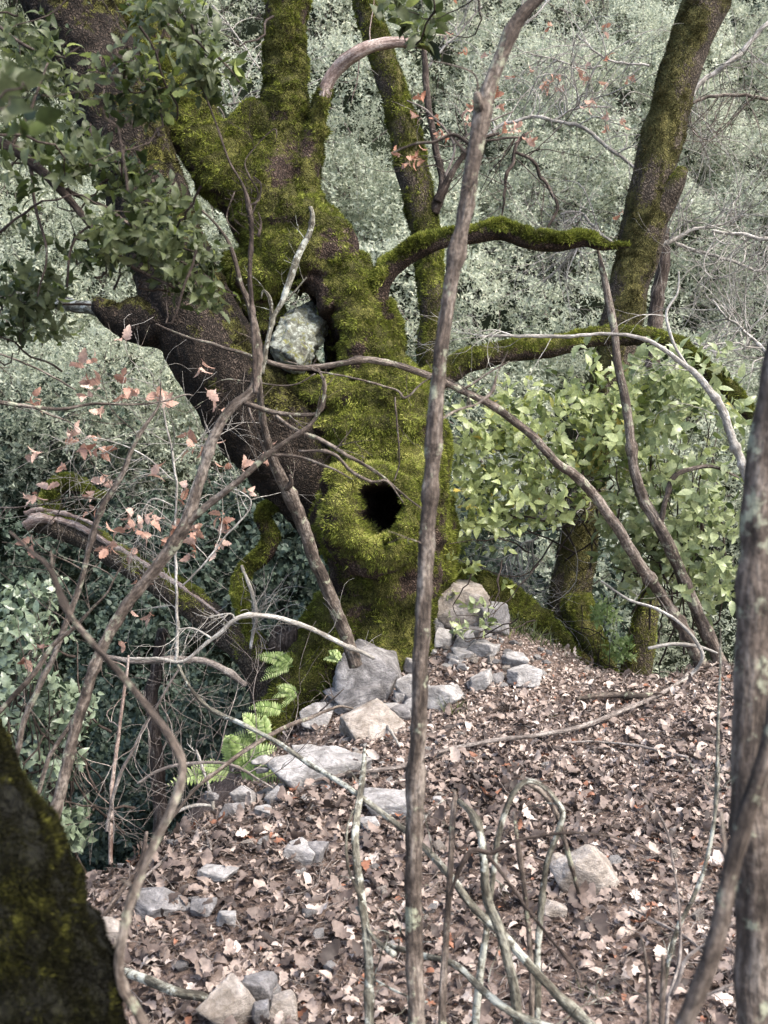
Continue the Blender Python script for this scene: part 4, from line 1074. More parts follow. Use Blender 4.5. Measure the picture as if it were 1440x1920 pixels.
# hillside bare branches (upper right)
HB = [("grey bare branch running from the top right corner behind the leaning tree", [[(1500, -20, 12, 8.4), (1430, 60, 12, 8.4), (1370, 115, 12, 8.4), (1320, 150, 14, 8.4), (1270, 210, 16, 8.3)]], 14, M_twig),
      ("level bare branch right of the leaning tree, below the corner branch", [[(1500, 185, 9, 8.2), (1430, 190, 9, 8.2), (1360, 180, 9, 8.2), (1310, 188, 9, 8.2), (1260, 215, 8, 8.2)]], 12, M_stem),
      ("long arching bare branch between the straight stem and the leaning tree", [[(900, 265, 9, 8.3), (960, 228, 9, 8.3), (1030, 225, 9, 8.3), (1090, 240, 10, 8.3), (1140, 275, 10, 8.3), (1190, 310, 8, 8.3)], [(1040, 225, 6, 8.3), (1090, 200, 6, 8.3), (1140, 205, 5, 8.3)]], 20, M_twig),
      ("dark drooping branch hanging above the mossy side branch", [[(985, 255, 9, 7.8), (965, 290, 10, 7.8), (955, 330, 9, 7.8), (945, 380, 6, 7.8), (938, 410, 3, 7.8)], [(965, 285, 8, 7.8), (1000, 305, 9, 7.8), (1030, 345, 9, 7.8), (1048, 385, 8, 7.8), (1030, 420, 5, 7.8)], [(985, 262, 6, 7.8), (940, 262, 6, 7.8), (905, 268, 6, 7.8)]], 5, M_stem_dark),
      ("tangle of white twigs at the leaning tree's left side above the mossy branch", [[(1185, 470, 9, 8.2), (1130, 440, 7, 8.2), (1090, 400, 6, 8.2), (1050, 400, 4, 8.2)], [(1130, 440, 5, 8.2), (1100, 430, 5, 8.2), (1060, 435, 4, 8.2)]], 22, M_twig),
      ("forked white twigs spreading right of the leaning tree at mid height", [[(1200, 470, 12, 8.2), (1260, 450, 12, 8.2), (1310, 425, 8, 8.2), (1360, 420, 6, 8.2), (1400, 400, 3, 8.2)], [(1260, 455, 8, 8.2), (1330, 475, 8, 8.2), (1400, 500, 8, 8.2), (1470, 525, 6, 8.2)]], 26, M_twig),
      ("thin bare branches crossing the pale foliage at the top between the two stems", [[(960, 60, 5, 8.5), (1010, 20, 5, 8.5), (1060, -20, 5, 8.5)], [(800, 130, 6, 8.5), (860, 60, 5, 8.5), (900, 10, 4, 8.5)], [(1130, 125, 5, 8.5), (1090, 130, 4, 8.5), (1000, 100, 4, 8.5)], [(1220, 120, 6, 8.5), (1140, 110, 6, 8.5), (1080, 60, 4, 8.5)]], 30, M_twig),
      ("tangled grey branches low at the right edge above the shrub", [[(1480, 450, 12, 7.9), (1400, 440, 10, 7.9), (1340, 430, 8, 7.9)], [(1480, 700, 8, 7.5), (1420, 640, 8, 7.5), (1370, 600, 6, 7.5), (1340, 560, 4, 7.5)], [(1300, 640, 7, 7.6), (1360, 660, 6, 7.6), (1440, 640, 5, 7.6)]], 30, M_twig),
      ("fine white twigs in the gap left of the leaning tree's foot", [[(1010, 1010, 6, 7.0), (960, 1040, 5, 7.0), (930, 1080, 4, 7.0)], [(980, 985, 5, 7.0), (1040, 965, 5, 7.0), (1075, 940, 4, 7.0)]], 26, M_twig),
      ("spray of thin bare twigs above the mossy fork at upper left of the hollow oak", [[(400, 200, 4, 7.2), (440, 195, 5, 7.2), (480, 205, 5, 7.2)], [(480, 120, 4, 7.2), (440, 60, 4, 7.2), (400, 10, 4, 7.2)]], 14, M_twig),
      ]
for q, (lab, paths, nt_, m_) in enumerate(HB):
    kw = {}
    if q in (2, 6):
        kw = dict(leaf=(M_orange, 0.06, 18 if q == 2 else 22, oakleaf(.5, .3, .03), "orange_leaves"))
    stem("bare_branch", lab, "branch", paths, m_, 8, 0.14, 0.02, int(nt_ * 1.9), (.3, 1.1), .0048, seed=60 + q, levels=2, kids=3, **kw)
stem("bare_branch", "slender branch carrying rust-orange leaves left of the straight stem", "branch",
     [[(835, 330, 7, 6.8), (850, 270, 6, 6.8), (800, 210, 5, 6.8), (760, 190, 4, 6.8)], [(850, 270, 5, 6.8), (900, 240, 5, 6.8), (960, 210, 4, 6.8)]], M_twig_mid, 8, 0.14, 0.01, 16, (.2, .5), .0025, seed=75,
     leaf=(M_orange, 0.062, 24, oakleaf(.5, .3, .03), "orange_leaves"))
g4 = GS(1250, 1262)
stem("pale_root", "pale bent branch hooking down onto the ridge below the two arching stems", "branch",
     [[(1125, 1090, 5, g4), (1180, 1125, 7, g4), (1230, 1140, 8, g4 - .05), (1265, 1160, 9, g4 - .1), (1300, 1195, 10, g4 - .15), (1318, 1230, 10, g4 - .15), (1300, 1262, 9, g4 - .1), (1265, 1290, 7, g4 - .2)],
      [(1215, 1215, 9, g4), (1260, 1206, 10, g4), (1310, 1212, 9, g4), (1345, 1225, 5, g4)]], M_twig, 10, 0.14, 0.004, 4, (.1, .3), .002, seed=76)

# ================================================================== LEAFY THINGS
def leafy(root, name, regions, mat, size, n, k, tmpl, rg, branch_mat=M_stem_dark, hub=None, tw=60, tname="twigs", trad=.003, loose=False):
    """whorls of leaves at the ends of little twigs inside ellipsoid regions (px,py,rx,ry,d,rd)"""
    C, D, mb = [], [], MB()
    area = np.array([q[2] * q[3] for q in regions], float); area /= area.sum()
    for (px, py, rx, ry, d, rd), f in zip(regions, area):
        m = max(3, int(n * f))
        u = rg.normal(0, 1, (m, 3)); u /= np.linalg.norm(u, axis=1)[:, None]
        u *= rg.uniform(0.03, 1.0, (m, 1)) ** 0.42
        if loose: u = rg.normal(0, .56, (m, 3))
        c = at(px, py, d)
        q = c + u[:, :1] * pr(rx, d) * CX + u[:, 1:2] * rd * CF + u[:, 2:3] * pr(ry, d) * CU
        keep = fbm(q, 0.22, 2, 9) > -0.22
        C.append(q[keep]); D.append(u[keep] + np.array([0.05, -0.25, 0.45]))
        for _ in range(max(2, int(tw * f))):
            a = q[rg.integers(m)]; b = (c if hub is None else hub * .5 + c * .5 if _ % 2 else hub) + rg.normal(0, .15, 3)
            mid = (a + b) / 2 + rg.normal(0, .06, 3) + np.array([0, 0, -.05])
            S = catmull(np.array([[*b, trad * 2.2], [*mid, trad * 1.5], [*a, trad * .5]]), 12)
            tube(mb, S[:, :3] + 0.01 * rg.normal(0, 1, (12, 3)) * .5, S[:, 3], 5, 0, caps=False)
    C = np.concatenate(C); D = np.concatenate(D) + rg.normal(0, .35, (sum(map(len, C[None])) if False else len(C), 3))
    lb = MB()
    for s in range(len(tmpl)):
        sel = np.arange(len(C)) % len(tmpl) == s
        rosettes(lb, tmpl[s], C[sel], D[sel], k, size, rg, 1.0)
    lb.build("foliage" if name is None else name, mat, root)
    if mb.n: mb.build(tname, branch_mat, root)

rg = np.random.default_rng(5)
HT = [holly(.25, .3), ovate(.1, .15, .25), ovate(.3, .3, .22)]
t = thing("oak_shrub", "sunlit yellow-green leafy shrub between the hollow oak and the right-edge stem", "shrub", at(1120, 1290, 6.9))
leafy(t, "foliage", [(900, 850, 80, 90, 6.3, .3), (980, 800, 110, 80, 6.4, .35), (1080, 790, 120, 80, 6.5, .35), (1010, 880, 150, 75, 6.4, .3), (900, 985, 80, 70, 6.3, .25), (860, 1055, 45, 50, 6.2, .2), (1150, 860, 110, 80, 6.4, .35),
          (1120, 735, 100, 50, 6.5, .3), (985, 960, 90, 35, 6.4, .25), (1180, 770, 80, 60, 6.3, .3)],
      M_shrub, 0.072, 700, 4, HT, rg, hub=at(1090, 1000, 6.9), tw=26, loose=True)
t = thing("oak_shrub", "paler green prickly shrub at right, behind the curved stem", "shrub", at(1280, 1290, 6.7))
leafy(t, "foliage", [(1280, 790, 90, 100, 6.2, .4), (1240, 710, 90, 50, 6.3, .35), (1300, 930, 80, 100, 6.2, .4), (1200, 960, 90, 90, 6.5, .4), (1260, 1060, 95, 70, 6.4, .3), (1340, 1050, 60, 110, 6.2, .3), (1180, 1040, 60, 50, 6.6, .3), (1345, 720, 60, 70, 6.5, .3)],
      M_teal, 0.078, 640, 4, HT, rg, hub=at(1260, 1150, 6.8), tw=40, loose=True)
t = thing("seedling", "fresh light-green weed in the dark gap right of the leaning tree's foot", "plant", at(1160, 1290, 6.9))
leafy(t, "foliage", [(1140, 1150, 45, 30, 6.9, .15), (1160, 1210, 40, 40, 6.8, .15), (1135, 1115, 20, 20, 6.9, .1)], M_fern, 0.05, 60, 6, [ovate(.2, .2, .18)], rg, hub=at(1155, 1300, 6.9), tw=14, trad=.0018)
t = thing("leafy_sprig", "leafy sprig hanging in front of the tan block beside the oak", "plant", at(905, 1120, 5.9))
leafy(t, "foliage", [(885, 1165, 45, 40, 5.75, .08)], M_teal, 0.05, 16, 3, HT, rg, hub=at(905, 1080, 5.9), tw=8, trad=.0018)

t = thing("overhanging_branch", "holm oak bough with broad leaves hanging across the leaning limb, top left", "branch", at(-60, 240, 3.0))
RO = [(60, 120, 90, 60, 3.2, .25), (250, 160, 110, 60, 3.0, .2), (330, 60, 90, 60, 3.1, .25), (400, 120, 60, 60, 3.0, .2), (100, 250, 100, 60, 3.1, .25), (210, 310, 120, 55, 3.0, .25), (90, 330, 80, 60, 2.9, .25), (200, 440, 150, 60, 3.0, .25),
      (330, 470, 90, 60, 3.05, .2), (120, 420, 110, 50, 3.1, .2), (70, 540, 90, 50, 3.2, .2), (300, 400, 80, 40, 3.1, .2), (60, 610, 80, 30, 3.3, .2), (370, 540, 70, 40, 3.1, .2), (20, 30, 60, 50, 3.3, .2), (160, 30, 90, 30, 3.4, .2)]
leafy(t, "foliage", RO, M_over, 0.045, 760, 5, [ovate(.25, .25, .2), ovate(.4, .35, .23), holly(.2, .2, .2)], rg, tw=20, trad=.0018)
mb = MB()
for j, pts in enumerate([[(-60, 240, 22, 3.0), (30, 285, 20, 3.0), (110, 350, 17, 3.0), (170, 420, 12, 3.0), (240, 490, 8, 3.0), (330, 540, 5, 3.0)], [(110, 345, 9, 3.0), (160, 310, 7, 3.0), (220, 300, 4, 3.0)], [(20, 280, 8, 3.0), (60, 200, 6, 3.0), (90, 120, 4, 3.0)],
                         [(120, 360, 9, 3.0), (200, 390, 7, 3.0), (280, 440, 5, 3.0), (370, 470, 3, 3.0)], [(60, 310, 8, 3.0), (70, 400, 6, 3.0), (90, 480, 5, 3.0), (70, 560, 3, 3.0)], [(310, -60, 9, 3.1), (320, 20, 8, 3.1), (300, 80, 5, 3.1), (280, 150, 3, 3.1)],
                         [(320, 0, 8, 3.1), (360, 50, 7, 3.1), (420, 110, 5, 3.1), (450, 150, 3, 3.1)], [(200, 400, 5, 3.0), (140, 460, 5, 3.0), (130, 540, 4, 3.0)], [(-40, 20, 8, 3.2), (40, 80, 6, 3.2), (120, 110, 4, 3.2)]]):
    S = px_path(pts, None, .006, 30 + j); tube(mb, S[0], S[1], 8, .12, .03, j)
mb.build("bough", M_stem_dark, t)
t = thing("near_leaves", "few out-of-focus dark leaves right at the left edge, near the camera", "leaves", at(-40, 250, 1.3))
leafy(t, "foliage", [(20, 200, 60, 60, 1.5, .06), (10, 160, 40, 30, 1.5, .05)], M_over, 0.04, 7, 3, [ovate(.25, .2, .3)], rg, hub=at(-60, 250, 1.45), tw=4, trad=.001)
t = thing("overhanging_sprig", "small leafy sprig hanging from the top edge right of the mossy upright", "branch", at(780, -60, 3.2))
leafy(t, "foliage", [(780, 20, 70, 30, 3.2, .1), (800, 60, 40, 30, 3.2, .08), (720, 5, 40, 25, 3.2, .1)], M_over, 0.055, 26, 4, [ovate(.3, .25, .25)], rg, hub=at(790, -60, 3.2), tw=8, trad=.0015)

t = thing("holly_shrub", "pale-leaved prickly shrub at the left edge beside the near stick", "shrub", at(40, 1500, 4.4))
leafy(t, "foliage", [(50, 1190, 90, 60, 4.4, .35), (60, 1110, 60, 30, 4.6, .3), (30, 1290, 90, 70, 4.2, .3), (110, 1330, 80, 70, 4.5, .3), (60, 1430, 90, 70, 4.5, .3), (110, 1540, 70, 60, 4.6, .25)],
      M_holly, 0.052, 400, 5, HT, rg, hub=at(60, 1560, 4.7), tw=70)

# ================================================================== FERNS
def fern(px, py, d, n, L, seed, label, ax=None):
    rg = np.random.default_rng(seed)
    base = at(px, py, d)
    root = thing("fern", label, "fern", base, "polypody ferns at the oak's foot")
    for f in range(n):
        a = rg.uniform(-0.2, math.pi + 0.2) if ax is None else ax + rg.normal(0, .55)
        dv = unit(np.array([math.cos(a), -0.25, 0.7 * math.sin(a) + .35]))
        l = L * rg.uniform(.75, 1.15)
        tt = np.linspace(0, 1, 34)[:, None]
        P = base + dv * l * tt + np.array([.05, 0, -1]) * l * .30 * tt ** 2.2
        mb = MB(); tube(mb, P, np.linspace(.0016, .0006, 34), 4, caps=False)
        T = np.gradient(P, axis=0); T /= np.linalg.norm(T, axis=1)[:, None]
        nn = unit(np.array([rg.normal(0, .3), -.75, .65])); sd_ = np.cross(T, nn); sd_ /= np.linalg.norm(sd_, axis=1)[:, None]
        tm = leaf_outline([0, .15, .5, .8, 1], [.12, .17, .15, .10, .006], .2, .08)
        Q, Dd, S_ = [], [], []
        for i in range(5, 34, 2):
            w = math.sin(math.pi * (0.22 + .76 * (i / 34))) ** .9
            for s in (-1, 1):
                Q.append(P[i]); Dd.append(sd_[i] * s + T[i] * .35); S_.append(l * .165 * w * rg.uniform(.85, 1.1) + .002)
        m = len(Q)
        scatter(mb, tm, np.array(Q), np.array(Dd), np.tile(nn, (m, 1)) + rg.normal(0, .12, (m, 3)), np.array(S_), np.clip(rg.normal(.6, .22, m), 0, 1))
        mb.build("frond", M_fern, root)
fern(440, 1450, 4.85, 8, 0.27, 1, "largest fern, growing where the crossing sticks meet left of the slab")
fern(535, 1335, 5.35, 3, 0.20, 2, "fern frond on the mossy root just above the largest fern", math.pi)
fern(550, 1250, 5.5, 5, 0.20, 3, "fern on top of the mossy left root, beside the root wad", 2.6)
fern(640, 1240, 5.3, 4, 0.101, 4, "small fern between the leaning stem's foot and the big grey rock", 2.4)
fern(560, 1298, 5.45, 4, 0.125, 5, "single-fronded fern on the front of the mossy root", math.pi)
fern(500, 1395, 5.05, 5, 0.24, 6, "bright fern between the largest fern and the mossy root tip", 2.2)

# ================================================================== ROCKS
NR = 40
def rock_mesh(rg, flat=1.0):
    n = NR
    mb = MB()
    th = np.linspace(0, math.pi, n); ph = np.arange(2 * n) * math.pi / n
    S = np.stack([np.outer(np.sin(th), np.cos(ph)), np.outer(np.sin(th), np.sin(ph)), np.outer(np.cos(th), np.ones(2 * n))], 2).reshape(-1, 3)
    # convex cut by random planes -> flat facets
    r = np.full(len(S), 9.0)
    pl = [(unit(np.array(a) + rg.normal(0, .22, 3)), rg.uniform(.8, 1.0)) for a in ((1, 0, 0), (-1, 0, 0), (0, 1, 0), (0, -1, 0), (0, 0, 1), (0, 0, -1))]
    pl += [(unit(rg.normal(0, 1, 3)), rg.uniform(.85, 1.15)) for _ in range(6)]
    for nrm, dd in pl:
        c = S @ nrm
        r = np.minimum(r, np.where(c > 0.05, dd / np.maximum(c, .05), 9))
    V = S * r[:, None]
    sd0 = int(rg.integers(999)); V = V + S * (0.05 * fbm(V, .6, 4, sd0) + 0.07 * np.abs(fbm(V * np.array([1, 1, 2.2]), .35, 2, sd0 + 5)))[:, None]
    i = np.arange(n - 1)[:, None] * 2 * n; j = np.arange(2 * n)[None, :]; j2 = (j + 1) % (2 * n)
    Q = np.stack([i + j, i + 2 * n + j, i + 2 * n + j2, i + j2], 2).reshape(-1, 4)
    return V, Q

def rock(px, py, w, h, label, mat=M_rock, seed=0, depth_ratio=0.8, rot=0.0, name="rock", group=None, sink=0.15, yaw=None):
    """a stone of w x h photo pixels whose foot stands on the ground at the lower middle"""
    rg = np.random.default_rng(900 + seed)
    p, d = ground_at(px, py + h * 0.35)
    sx, sz = w * .5 * d / FPX, h * .5 * d / FPX
    V, Q = rock_mesh(rg)
    V = V * np.array([sx, min(sx, sz * 2.2) * depth_ratio, sz * .95])
    c, s = math.cos(rot), math.sin(rot)
    V = np.stack([V[:, 0] * c - V[:, 2] * s, V[:, 1], V[:, 0] * s + V[:, 2] * c], 1)
    y = rg.uniform(-.4, .4) if yaw is None else yaw
    c, s = math.cos(y), math.sin(y)
    V = np.stack([V[:, 0] * c - V[:, 1] * s, V[:, 0] * s + V[:, 1] * c, V[:, 2]], 1)
    ctr = at(px, py, d); ctr[2] = max(ctr[2], H(ctr[0], ctr[1])[0] + sz * .22)
    V = V + ctr
    me_o = link_mesh(name, V, [Q], mat, smooth=False)
    md = None
    return tag(me_o, label, "rock", group)

rock(690, 1264, 122, 96, "big grey angular rock at the foot of the oak, beside the leaning stem", M_rock_grey, 1, rot=-.15)
rock(672, 1305, 96, 46, "grey wedge-shaped rock directly under the big angular one", M_rock_grey, 2, rot=.2)
rock(696, 1352, 106, 52, "rock with a tan broken face and pale top, lowest of the grey pile", M_rock_tan, 3, rot=.18)
rock(735, 1335, 90, 22, "flat pale slab behind the tan-faced rock", M_rock, 4)
rock(870, 1142, 98, 94, "largest pale block, square with a rounded top, against the oak's right root", M_rock_tan, 5, rot=.05)
rock(925, 1160, 60, 70, "grey half-hidden block right of the largest pale block", M_rock_grey, 6)
rock(768, 1185, 56, 56, "rounded pale rock touching the central stem at the oak's foot", M_rock, 7)
rock(815, 1178, 40, 44, "small pale block between the central stem and the largest block", M_rock, 8)
rock(878, 1190, 56, 30, "bluish flat stone in front of the largest pale block", M_rock_grey, 9)
rock(834, 1200, 36, 28, "small white stone below the largest pale block", M_rock, 10)
rock(905, 1215, 50, 30, "pale low stone on the knoll right of the white one", M_rock, 11)
rock(608, 1445, 150, 56, "long flat pale slab leaning on the slope under the diagonal stick", M_rock, 12, rot=.28, depth_ratio=.6)
rock(590, 1345, 56, 44, "pale rock on the edge at the tip of the mossy root", M_rock, 13)
rock(825, 1305, 70, 46, "white flat-topped rock right of the central stem, on the knoll", M_rock, 14)
rock(765, 1290, 50, 50, "pale stone behind the central stem next to the grey pile", M_rock, 15)
rock(985, 1268, 60, 36, "white flat stone alone on the knoll's right", M_rock, 16)
rock(860, 1232, 44, 18, "thin pale flat stone lying above the white flat-topped rock", M_rock, 17)
rock(1092, 1638, 104, 92, "tan upright slab leaning in the litter behind the arched sticks", M_rock_tan, 18, rot=.5, depth_ratio=.6)
rock(1040, 1708, 46, 30, "small rounded pale stone left below the tan slab", M_rock_tan, 19)
rock(1048, 1618, 36, 36, "small tan stone touching the tan slab's left corner", M_rock_tan, 20)
rock(436, 1882, 86, 82, "pointed grey-tan rock at the bottom edge, left", M_rock_tan, 21, rot=.3)
rock(484, 1856, 60, 50, "rounded grey rock behind the pointed one at the bottom", M_rock_grey, 22)
rock(288, 1690, 90, 40, "flat bluish-grey slab at left, beside the crooked stick", M_rock_grey, 23)
rock(205, 1752, 60, 44, "brownish rock between the corner trunk and the crooked stick", M_rock_tan, 24)
rock(436, 1522, 44, 32, "dark grey stone on the left slope edge", M_rock_grey, 25)
rock(495, 1522, 36, 22, "small pale stone right of the dark one on the left slope", M_rock, 26)
rock(405, 1640, 64, 24, "flat white stone half buried in the litter, left of centre", M_rock, 27)
rock(380, 1702, 44, 30, "greyish stone in the litter below the flat white one", M_rock_grey, 28)
rock(425, 1722, 40, 28, "pale stone with a white corner near the left centre of the litter", M_rock, 29)
rock(570, 1412, 40, 34, "pale stone just above the long flat slab", M_rock, 30)
rock(530, 1440, 60, 34, "grey stone left of the long flat slab, by the fern", M_rock, 31)
rock(735, 1508, 90, 44, "wide pale stone crossed by the diagonal stick, behind the central stem", M_rock, 32)
rock(560, 1600, 60, 40, "pale slab half covered by leaves in mid litter", M_rock, 33)
rock(585, 1600, 50, 40, "brown-grey stone next to the half-covered slab", M_rock_grey, 34)
rock(530, 1890, 60, 50, "brownish rock at the bottom edge right of the pointed rock", M_rock_tan, 35)
rock(490, 1905, 36, 50, "blue-grey stone at the very bottom between two brown rocks", M_rock_grey, 36)
rock(640, 1330, 28, 24, "white pebble-like stone left of the tan-faced rock", M_rock, 37)
rock(742, 1232, 46, 18, "small flat stone on top behind the big grey rock", M_rock, 38)
for (cx, cy, rx, ry, n, lab, grp) in ((500, 1465, 60, 50, 12, "angular pale stone on the left rim of the slope below the ferns", "stones on the slope's left rim"),
        (745, 1330, 90, 50, 12, "flat angular chunk in the stone pile at the hollow oak's foot", "stones piled at the oak's foot"),
        (860, 1235, 90, 40, 12, "small angular stone on the knoll under the pale blocks", "small stones on the knoll"),
        (640, 1510, 150, 50, 8, "greyish chip of rock below the long flat slab", "rock chips below the slab")):
    rq = np.random.default_rng(int(cx))
    for k in range(n):
        x, y = rq.normal(cx, rx * .6), rq.normal(cy, ry * .6)
        p, d = ground_at(x, y)
        if sdist_edge(p[:1], p[1:2])[0] > 0.02 or d > 6.9: continue
        w = rq.uniform(18, 46)
        NR = 24
        rock(x, y, w, w * rq.uniform(.4, .8), lab, (M_rock, M_rock_grey, M_rock)[k % 3], 200 + int(cx) + k, rot=rq.normal(0, .2), group=grp)
# scattered small stones
rg = np.random.default_rng(77)
protos = []
NR = 14
for k in range(5):
    V, Q = rock_mesh(rg); V = V * np.array([1, .8, .55]) 
    me = bpy.data.meshes.new("pebble"); me.from_pydata(V.tolist(), [], Q.tolist()); me.materials.append([M_rock, M_rock_tan, M_rock_grey][k % 3] if k else M_rock)
    protos.append(me)
cnt = 0
zones = [(700, 1420, 220, 120, 60), (900, 1230, 170, 60, 70), (480, 1480, 120, 60, 30), (760, 1650, 560, 200, 45)]
ZL = ['small pale limestone pebble around the long flat slab', 'small pale limestone pebble on the knoll before the oak', 'small pale limestone pebble at the left slope edge', 'small pale limestone pebble in the deep leaf litter in front']
for (cx, cy, rx, ry, n), zl in zip(zones, ZL):
    for k in range(n):
        px, py = rg.normal(cx, rx * .5), rg.normal(cy, ry * .5)
        p, d = ground_at(px, py)
        if sdist_edge(p[:1], p[1:2])[0] > -0.04 or d > 7.5: continue
        s = rg.uniform(.009, .024)
        o = bpy.data.objects.new("pebble", protos[rg.integers(5)]); COL.objects.link(o)
        o.location = (p[0], p[1], H(p[0], p[1])[0] + s * .45); o.rotation_euler = (rg.uniform(-.4, .4), rg.uniform(-.4, .4), rg.uniform(0, 6.28)); o.scale = (s, s, s)
        tag(o, zl, "pebble", zl.replace("small pale limestone pebble", "pebbles"))
        cnt += 1

# ================================================================== LITTER
rg = np.random.default_rng(21)
def litter_pos(n, x0, x1, y0, y1, edge=-0.0):
    X = rg.uniform(x0, x1, n); Y = rg.uniform(y0, y1, n)
    ok = sdist_edge(X, Y) < edge
    X, Y = X[ok], Y[ok]
    return X, Y, H(X, Y)
def hnormal(X, Y):
    e = .03
    gx = (H(X + e, Y) - H(X - e, Y)) / (2 * e); gy = (H(X, Y + e) - H(X, Y - e)) / (2 * e)
    N = np.stack([-gx, -gy, np.ones_like(gx)], 1)
    return N / np.linalg.norm(N, axis=1)[:, None]
mb = MB()
variants = [oakleaf(.5, .2, .05, .26), oakleaf(.3, .12, .07, .3), oakleaf(1.0, .55, .04, .26), oakleaf(-.6, -.3, .06, .27), ovate(.6, .35, .24), ovate(.4, .9, .2), oakleaf(-.8, .4, .07, .29), leaf_outline([0, .2, .5, .8, 1], [.05, .2, .26, .2, .03], .8, .6, .05)]
def add_litter(n, x0, x1, y0, y1, smin, smax, tilt, liftmax, var, edge=0.30):
    for vi in var:
        X, Y, Z = litter_pos(n // len(var), x0, x1, y0, y1, edge)
        bare = fbm(np.stack([X, Y, X * 0], 1), .55, 3, 61) > (.42 if smax > .06 else .8)
        if smax > .05: bare |= rg.random(len(X)) < 1.15 * np.exp(-(((X - .75) / .75) ** 2 + ((Y - 5.6) / .85) ** 2))
        X, Y, Z = X[~bare], Y[~bare], Z[~bare]
        m = len(X)
        N = hnormal(X, Y) + rg.normal(0, tilt, (m, 3))
        a = rg.uniform(0, 6.28, m)
        D = np.stack([np.cos(a), np.sin(a), np.zeros(m)], 1); D -= N * (D * N).sum(1)[:, None]
        S = rg.uniform(smin, smax, m) * rg.choice([.7, 1, 1, 1.25], m)
        P = np.stack([X, Y, Z + rg.uniform(0.002, liftmax, m)], 1)
        A = np.clip(.43 + .38 * fbm(P, .35, 3, 4) + rg.normal(0, .27, m) + .14 * np.clip((Y - 4.2), 0, 1), 0, .93)
        A = np.where(rg.random(m) < .018, rg.uniform(.95, 1, m), A)
        scatter(mb, variants[vi], P, D, N, S, A)
add_litter(38000, -2.2, 3.6, 1.7, 5.6, .016, .046, .32, .016, [2, 4, 5, 7])
add_litter(7500, -2.2, 3.6, 1.7, 4.6, .040, .078, .30, .028, [0, 1, 2, 3, 6])
add_litter(9000, .3, 3.8, 3.6, 6.1, .03, .07, .28, .030, [0, 2, 3, 5, 6, 7])
add_litter(22000, -.8, 3.6, 4.3, 7.0, .010, .030, .35, .010, [4, 5, 7])
o = mb.build("leaf_litter", M_litter, smooth=False)
tag(o, "brown and pinkish dead oak leaves carpeting the ridge", "leaf litter", kind='stuff')
mb = MB()
X, Y, Z = litter_pos(10000, -2.2, 3.6, 1.8, 6.9)
for k in range(len(X)):
    if k % 2 and Y[k] > 5: pass
    a = rg.uniform(0, 6.28); l = rg.uniform(.02, .11); r = rg.uniform(.0008, .0022)
    d = np.array([math.cos(a), math.sin(a), rg.uniform(-.2, .35)]) * l
    p = np.array([X[k], Y[k], Z[k] + rg.uniform(.004, .02)])
    q = np.array([p, p + d * .5 + rg.normal(0, l * .07, 3), p + d])
    tube(mb, q, np.array([r, r, r * .6]), 3, caps=False, seed=k % 50)
o = mb.build("twig_litter", M_twig_mid, smooth=False)
tag(o, "broken twigs and bits of bark scattered through the dead leaves", "twig litter", kind='stuff')

# dark clumps, grass
t = thing("root_clump", "dark ball of matted rootlets sitting on the ridge top", "clump", ground_at(945, 1335)[0])
mb = MB(); p, d = ground_at(945, 1335)
for k in range(70):
    twig(mb, p + rg.normal(0, .012, 3) + np.array([0, 0, .02]), rg.normal(0, 1, 3) + np.array([0, 0, .3]), rg.uniform(.03, .06), .002, rg, 0, 1.2)
mb.build("rootlets", M_stem_dark, t)
def grass(px, py, n, L, spread, label, seed):
    rg = np.random.default_rng(seed); p, d = ground_at(px, py); mb = MB()
    X = p[0] + rg.normal(0, spread, n); Y = p[1] + rg.normal(0, spread * .7, n)
    P = np.stack([X, Y, H(X, Y)], 1)
    D = np.stack([rg.normal(0, .6, n), rg.normal(0, .6, n), np.ones(n)], 1)
    tm = (np.array([(0, -.03, 0), (0, .03, 0), (.5, -.02, .06), (.5, .02, .06), (1, 0, -.08)]), [np.array([(0, 1, 3, 2)]), np.array([(2, 3, 4)])])
    scatter(mb, tm, P, D, rg.normal(0, 1, (n, 3)), rg.uniform(.5, 1.2, n) * L, rg.uniform(0, 1, n))
    o = mb.build("grass_tuft", M_over); tag(o, label, "grass")
grass(975, 1185, 260, .10, .10, "thin grass tuft on the knoll beside the oak's right root", 3)
grass(855, 1335, 26, .09, .03, "few thin grass blades right of the central stem, below the white rock", 4)
grass(1040, 1345, 40, .03, .03, "small low tuft of green moss-like grass in front of the half-buried root stick", 5)
grass(1090, 1870, 20, .05, .03, "tiny green sprout in the litter near the bottom, right of the arches", 6)

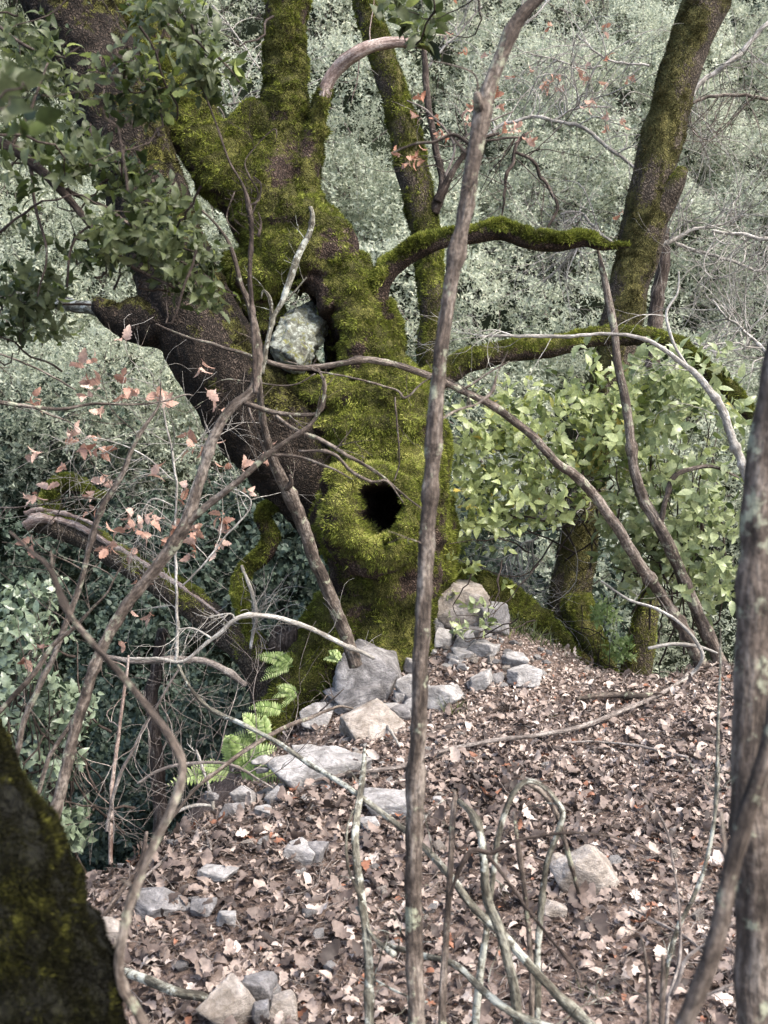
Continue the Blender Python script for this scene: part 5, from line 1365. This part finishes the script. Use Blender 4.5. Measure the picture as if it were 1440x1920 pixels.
# ================================================================== FAR FOLIAGE
rg = np.random.default_rng(31)
def crowns(n, xr, yr, zlift, rad, zmin, zmax, cond):
    out = []
    tries = 0
    while len(out) < n and tries < n * 60:
        tries += 1
        y = rg.uniform(*yr); x = rg.uniform(*xr) * y
        z = H(x, y)[0] + rg.uniform(*zlift)
        d = (np.array([x, y, z]) - CAM); dep = d @ CF
        px, py = 720 + d[0] / dep * FPX, 960 - (d @ CU) / dep * FPX
        if not (-420 < px < 1860 and -260 < py < 2000): continue
        if not (zmin < z < zmax) or not cond(px, py): continue
        out.append((np.array([x, y, z]), rg.uniform(*rad)))
    return out
def crown_leaves(cr, mat, name, label, per, k, size, cat, tm, twn=4, sv=0.2):
    mb = MB(); tw = MB()
    for c, r in cr:
        m = int(per * r * r)
        sz, vo = size * rg.uniform(1 - sv, 1 + sv), rg.normal(0, .14)
        u = rg.normal(0, 1, (m, 3)); u /= np.linalg.norm(u, axis=1)[:, None]
        # the side that can be seen from the ridge (camera side, with wide margin), shell of uneven depth
        u = u[(u @ np.array([0, -1, .25])) > -.35]
        rr = r * (0.72 + .30 * fbm(u + c, .55, 2, 3) + rg.normal(0, .07, len(u)))
        P = c + u * rr[:, None] * np.array([1.1, 1, .85])
        keep = fbm(P, .45, 2, 14) > -.27
        P, u = P[keep], u[keep]
        if not len(P): continue
        D = u * .6 + rg.normal(0, .45, P.shape) + np.array([0, -.25, .45])
        val = np.clip(.5 + vo + .4 * fbm(P, 1.2, 2, 8) + rg.normal(0, .17, len(P)), 0, 1)
        rosettes(mb, tm, P, D, k, sz, rg, 1.05, val)
        for _ in range(twn):
            q = P[rg.integers(len(P))]; cc = c + np.array([0, .2, -r * .5])
            S = catmull(np.array([[*cc, .012], [*((q + cc) / 2 + rg.normal(0, .12, 3)), .008], [*q, .003]]), 12)
            tube(tw, S[:, :3] + rg.normal(0, .012, (12, 3)), S[:, 3], 4, caps=False)
    o = mb.build(name, mat, smooth=False)
    tag(o, label, cat, kind='stuff')
    return tw
silver_cond = lambda px, py: not (px < 720 and py > 860) 
cr = crowns(360, (-.46, .56), (9.8, 22.5), (.2, 2.4), (.75, 1.25), -3.8, 16, silver_cond)
tw1 = crown_leaves(cr, M_silver, "hillside_foliage", "silvery evergreen thicket covering the far side of the ravine", 800, 6, .056, "thicket", leaf_tri(), sv=0.3)
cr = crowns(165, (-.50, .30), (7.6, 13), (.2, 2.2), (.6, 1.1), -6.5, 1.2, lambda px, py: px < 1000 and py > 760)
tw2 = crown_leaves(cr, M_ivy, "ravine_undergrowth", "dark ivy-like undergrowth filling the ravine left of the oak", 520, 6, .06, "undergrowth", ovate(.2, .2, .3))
V, F, A, T = tw1.arrays()
o = link_mesh("hillside_branches", V, F, M_twig_mid, None, A, T); tag(o, "grey branches showing between the silvery leaves of the far thicket", "branches", kind='stuff')

for ob in COL.objects:
    for kk in ('_wx', '_wy', '_wz'):
        if kk in ob: del ob[kk]
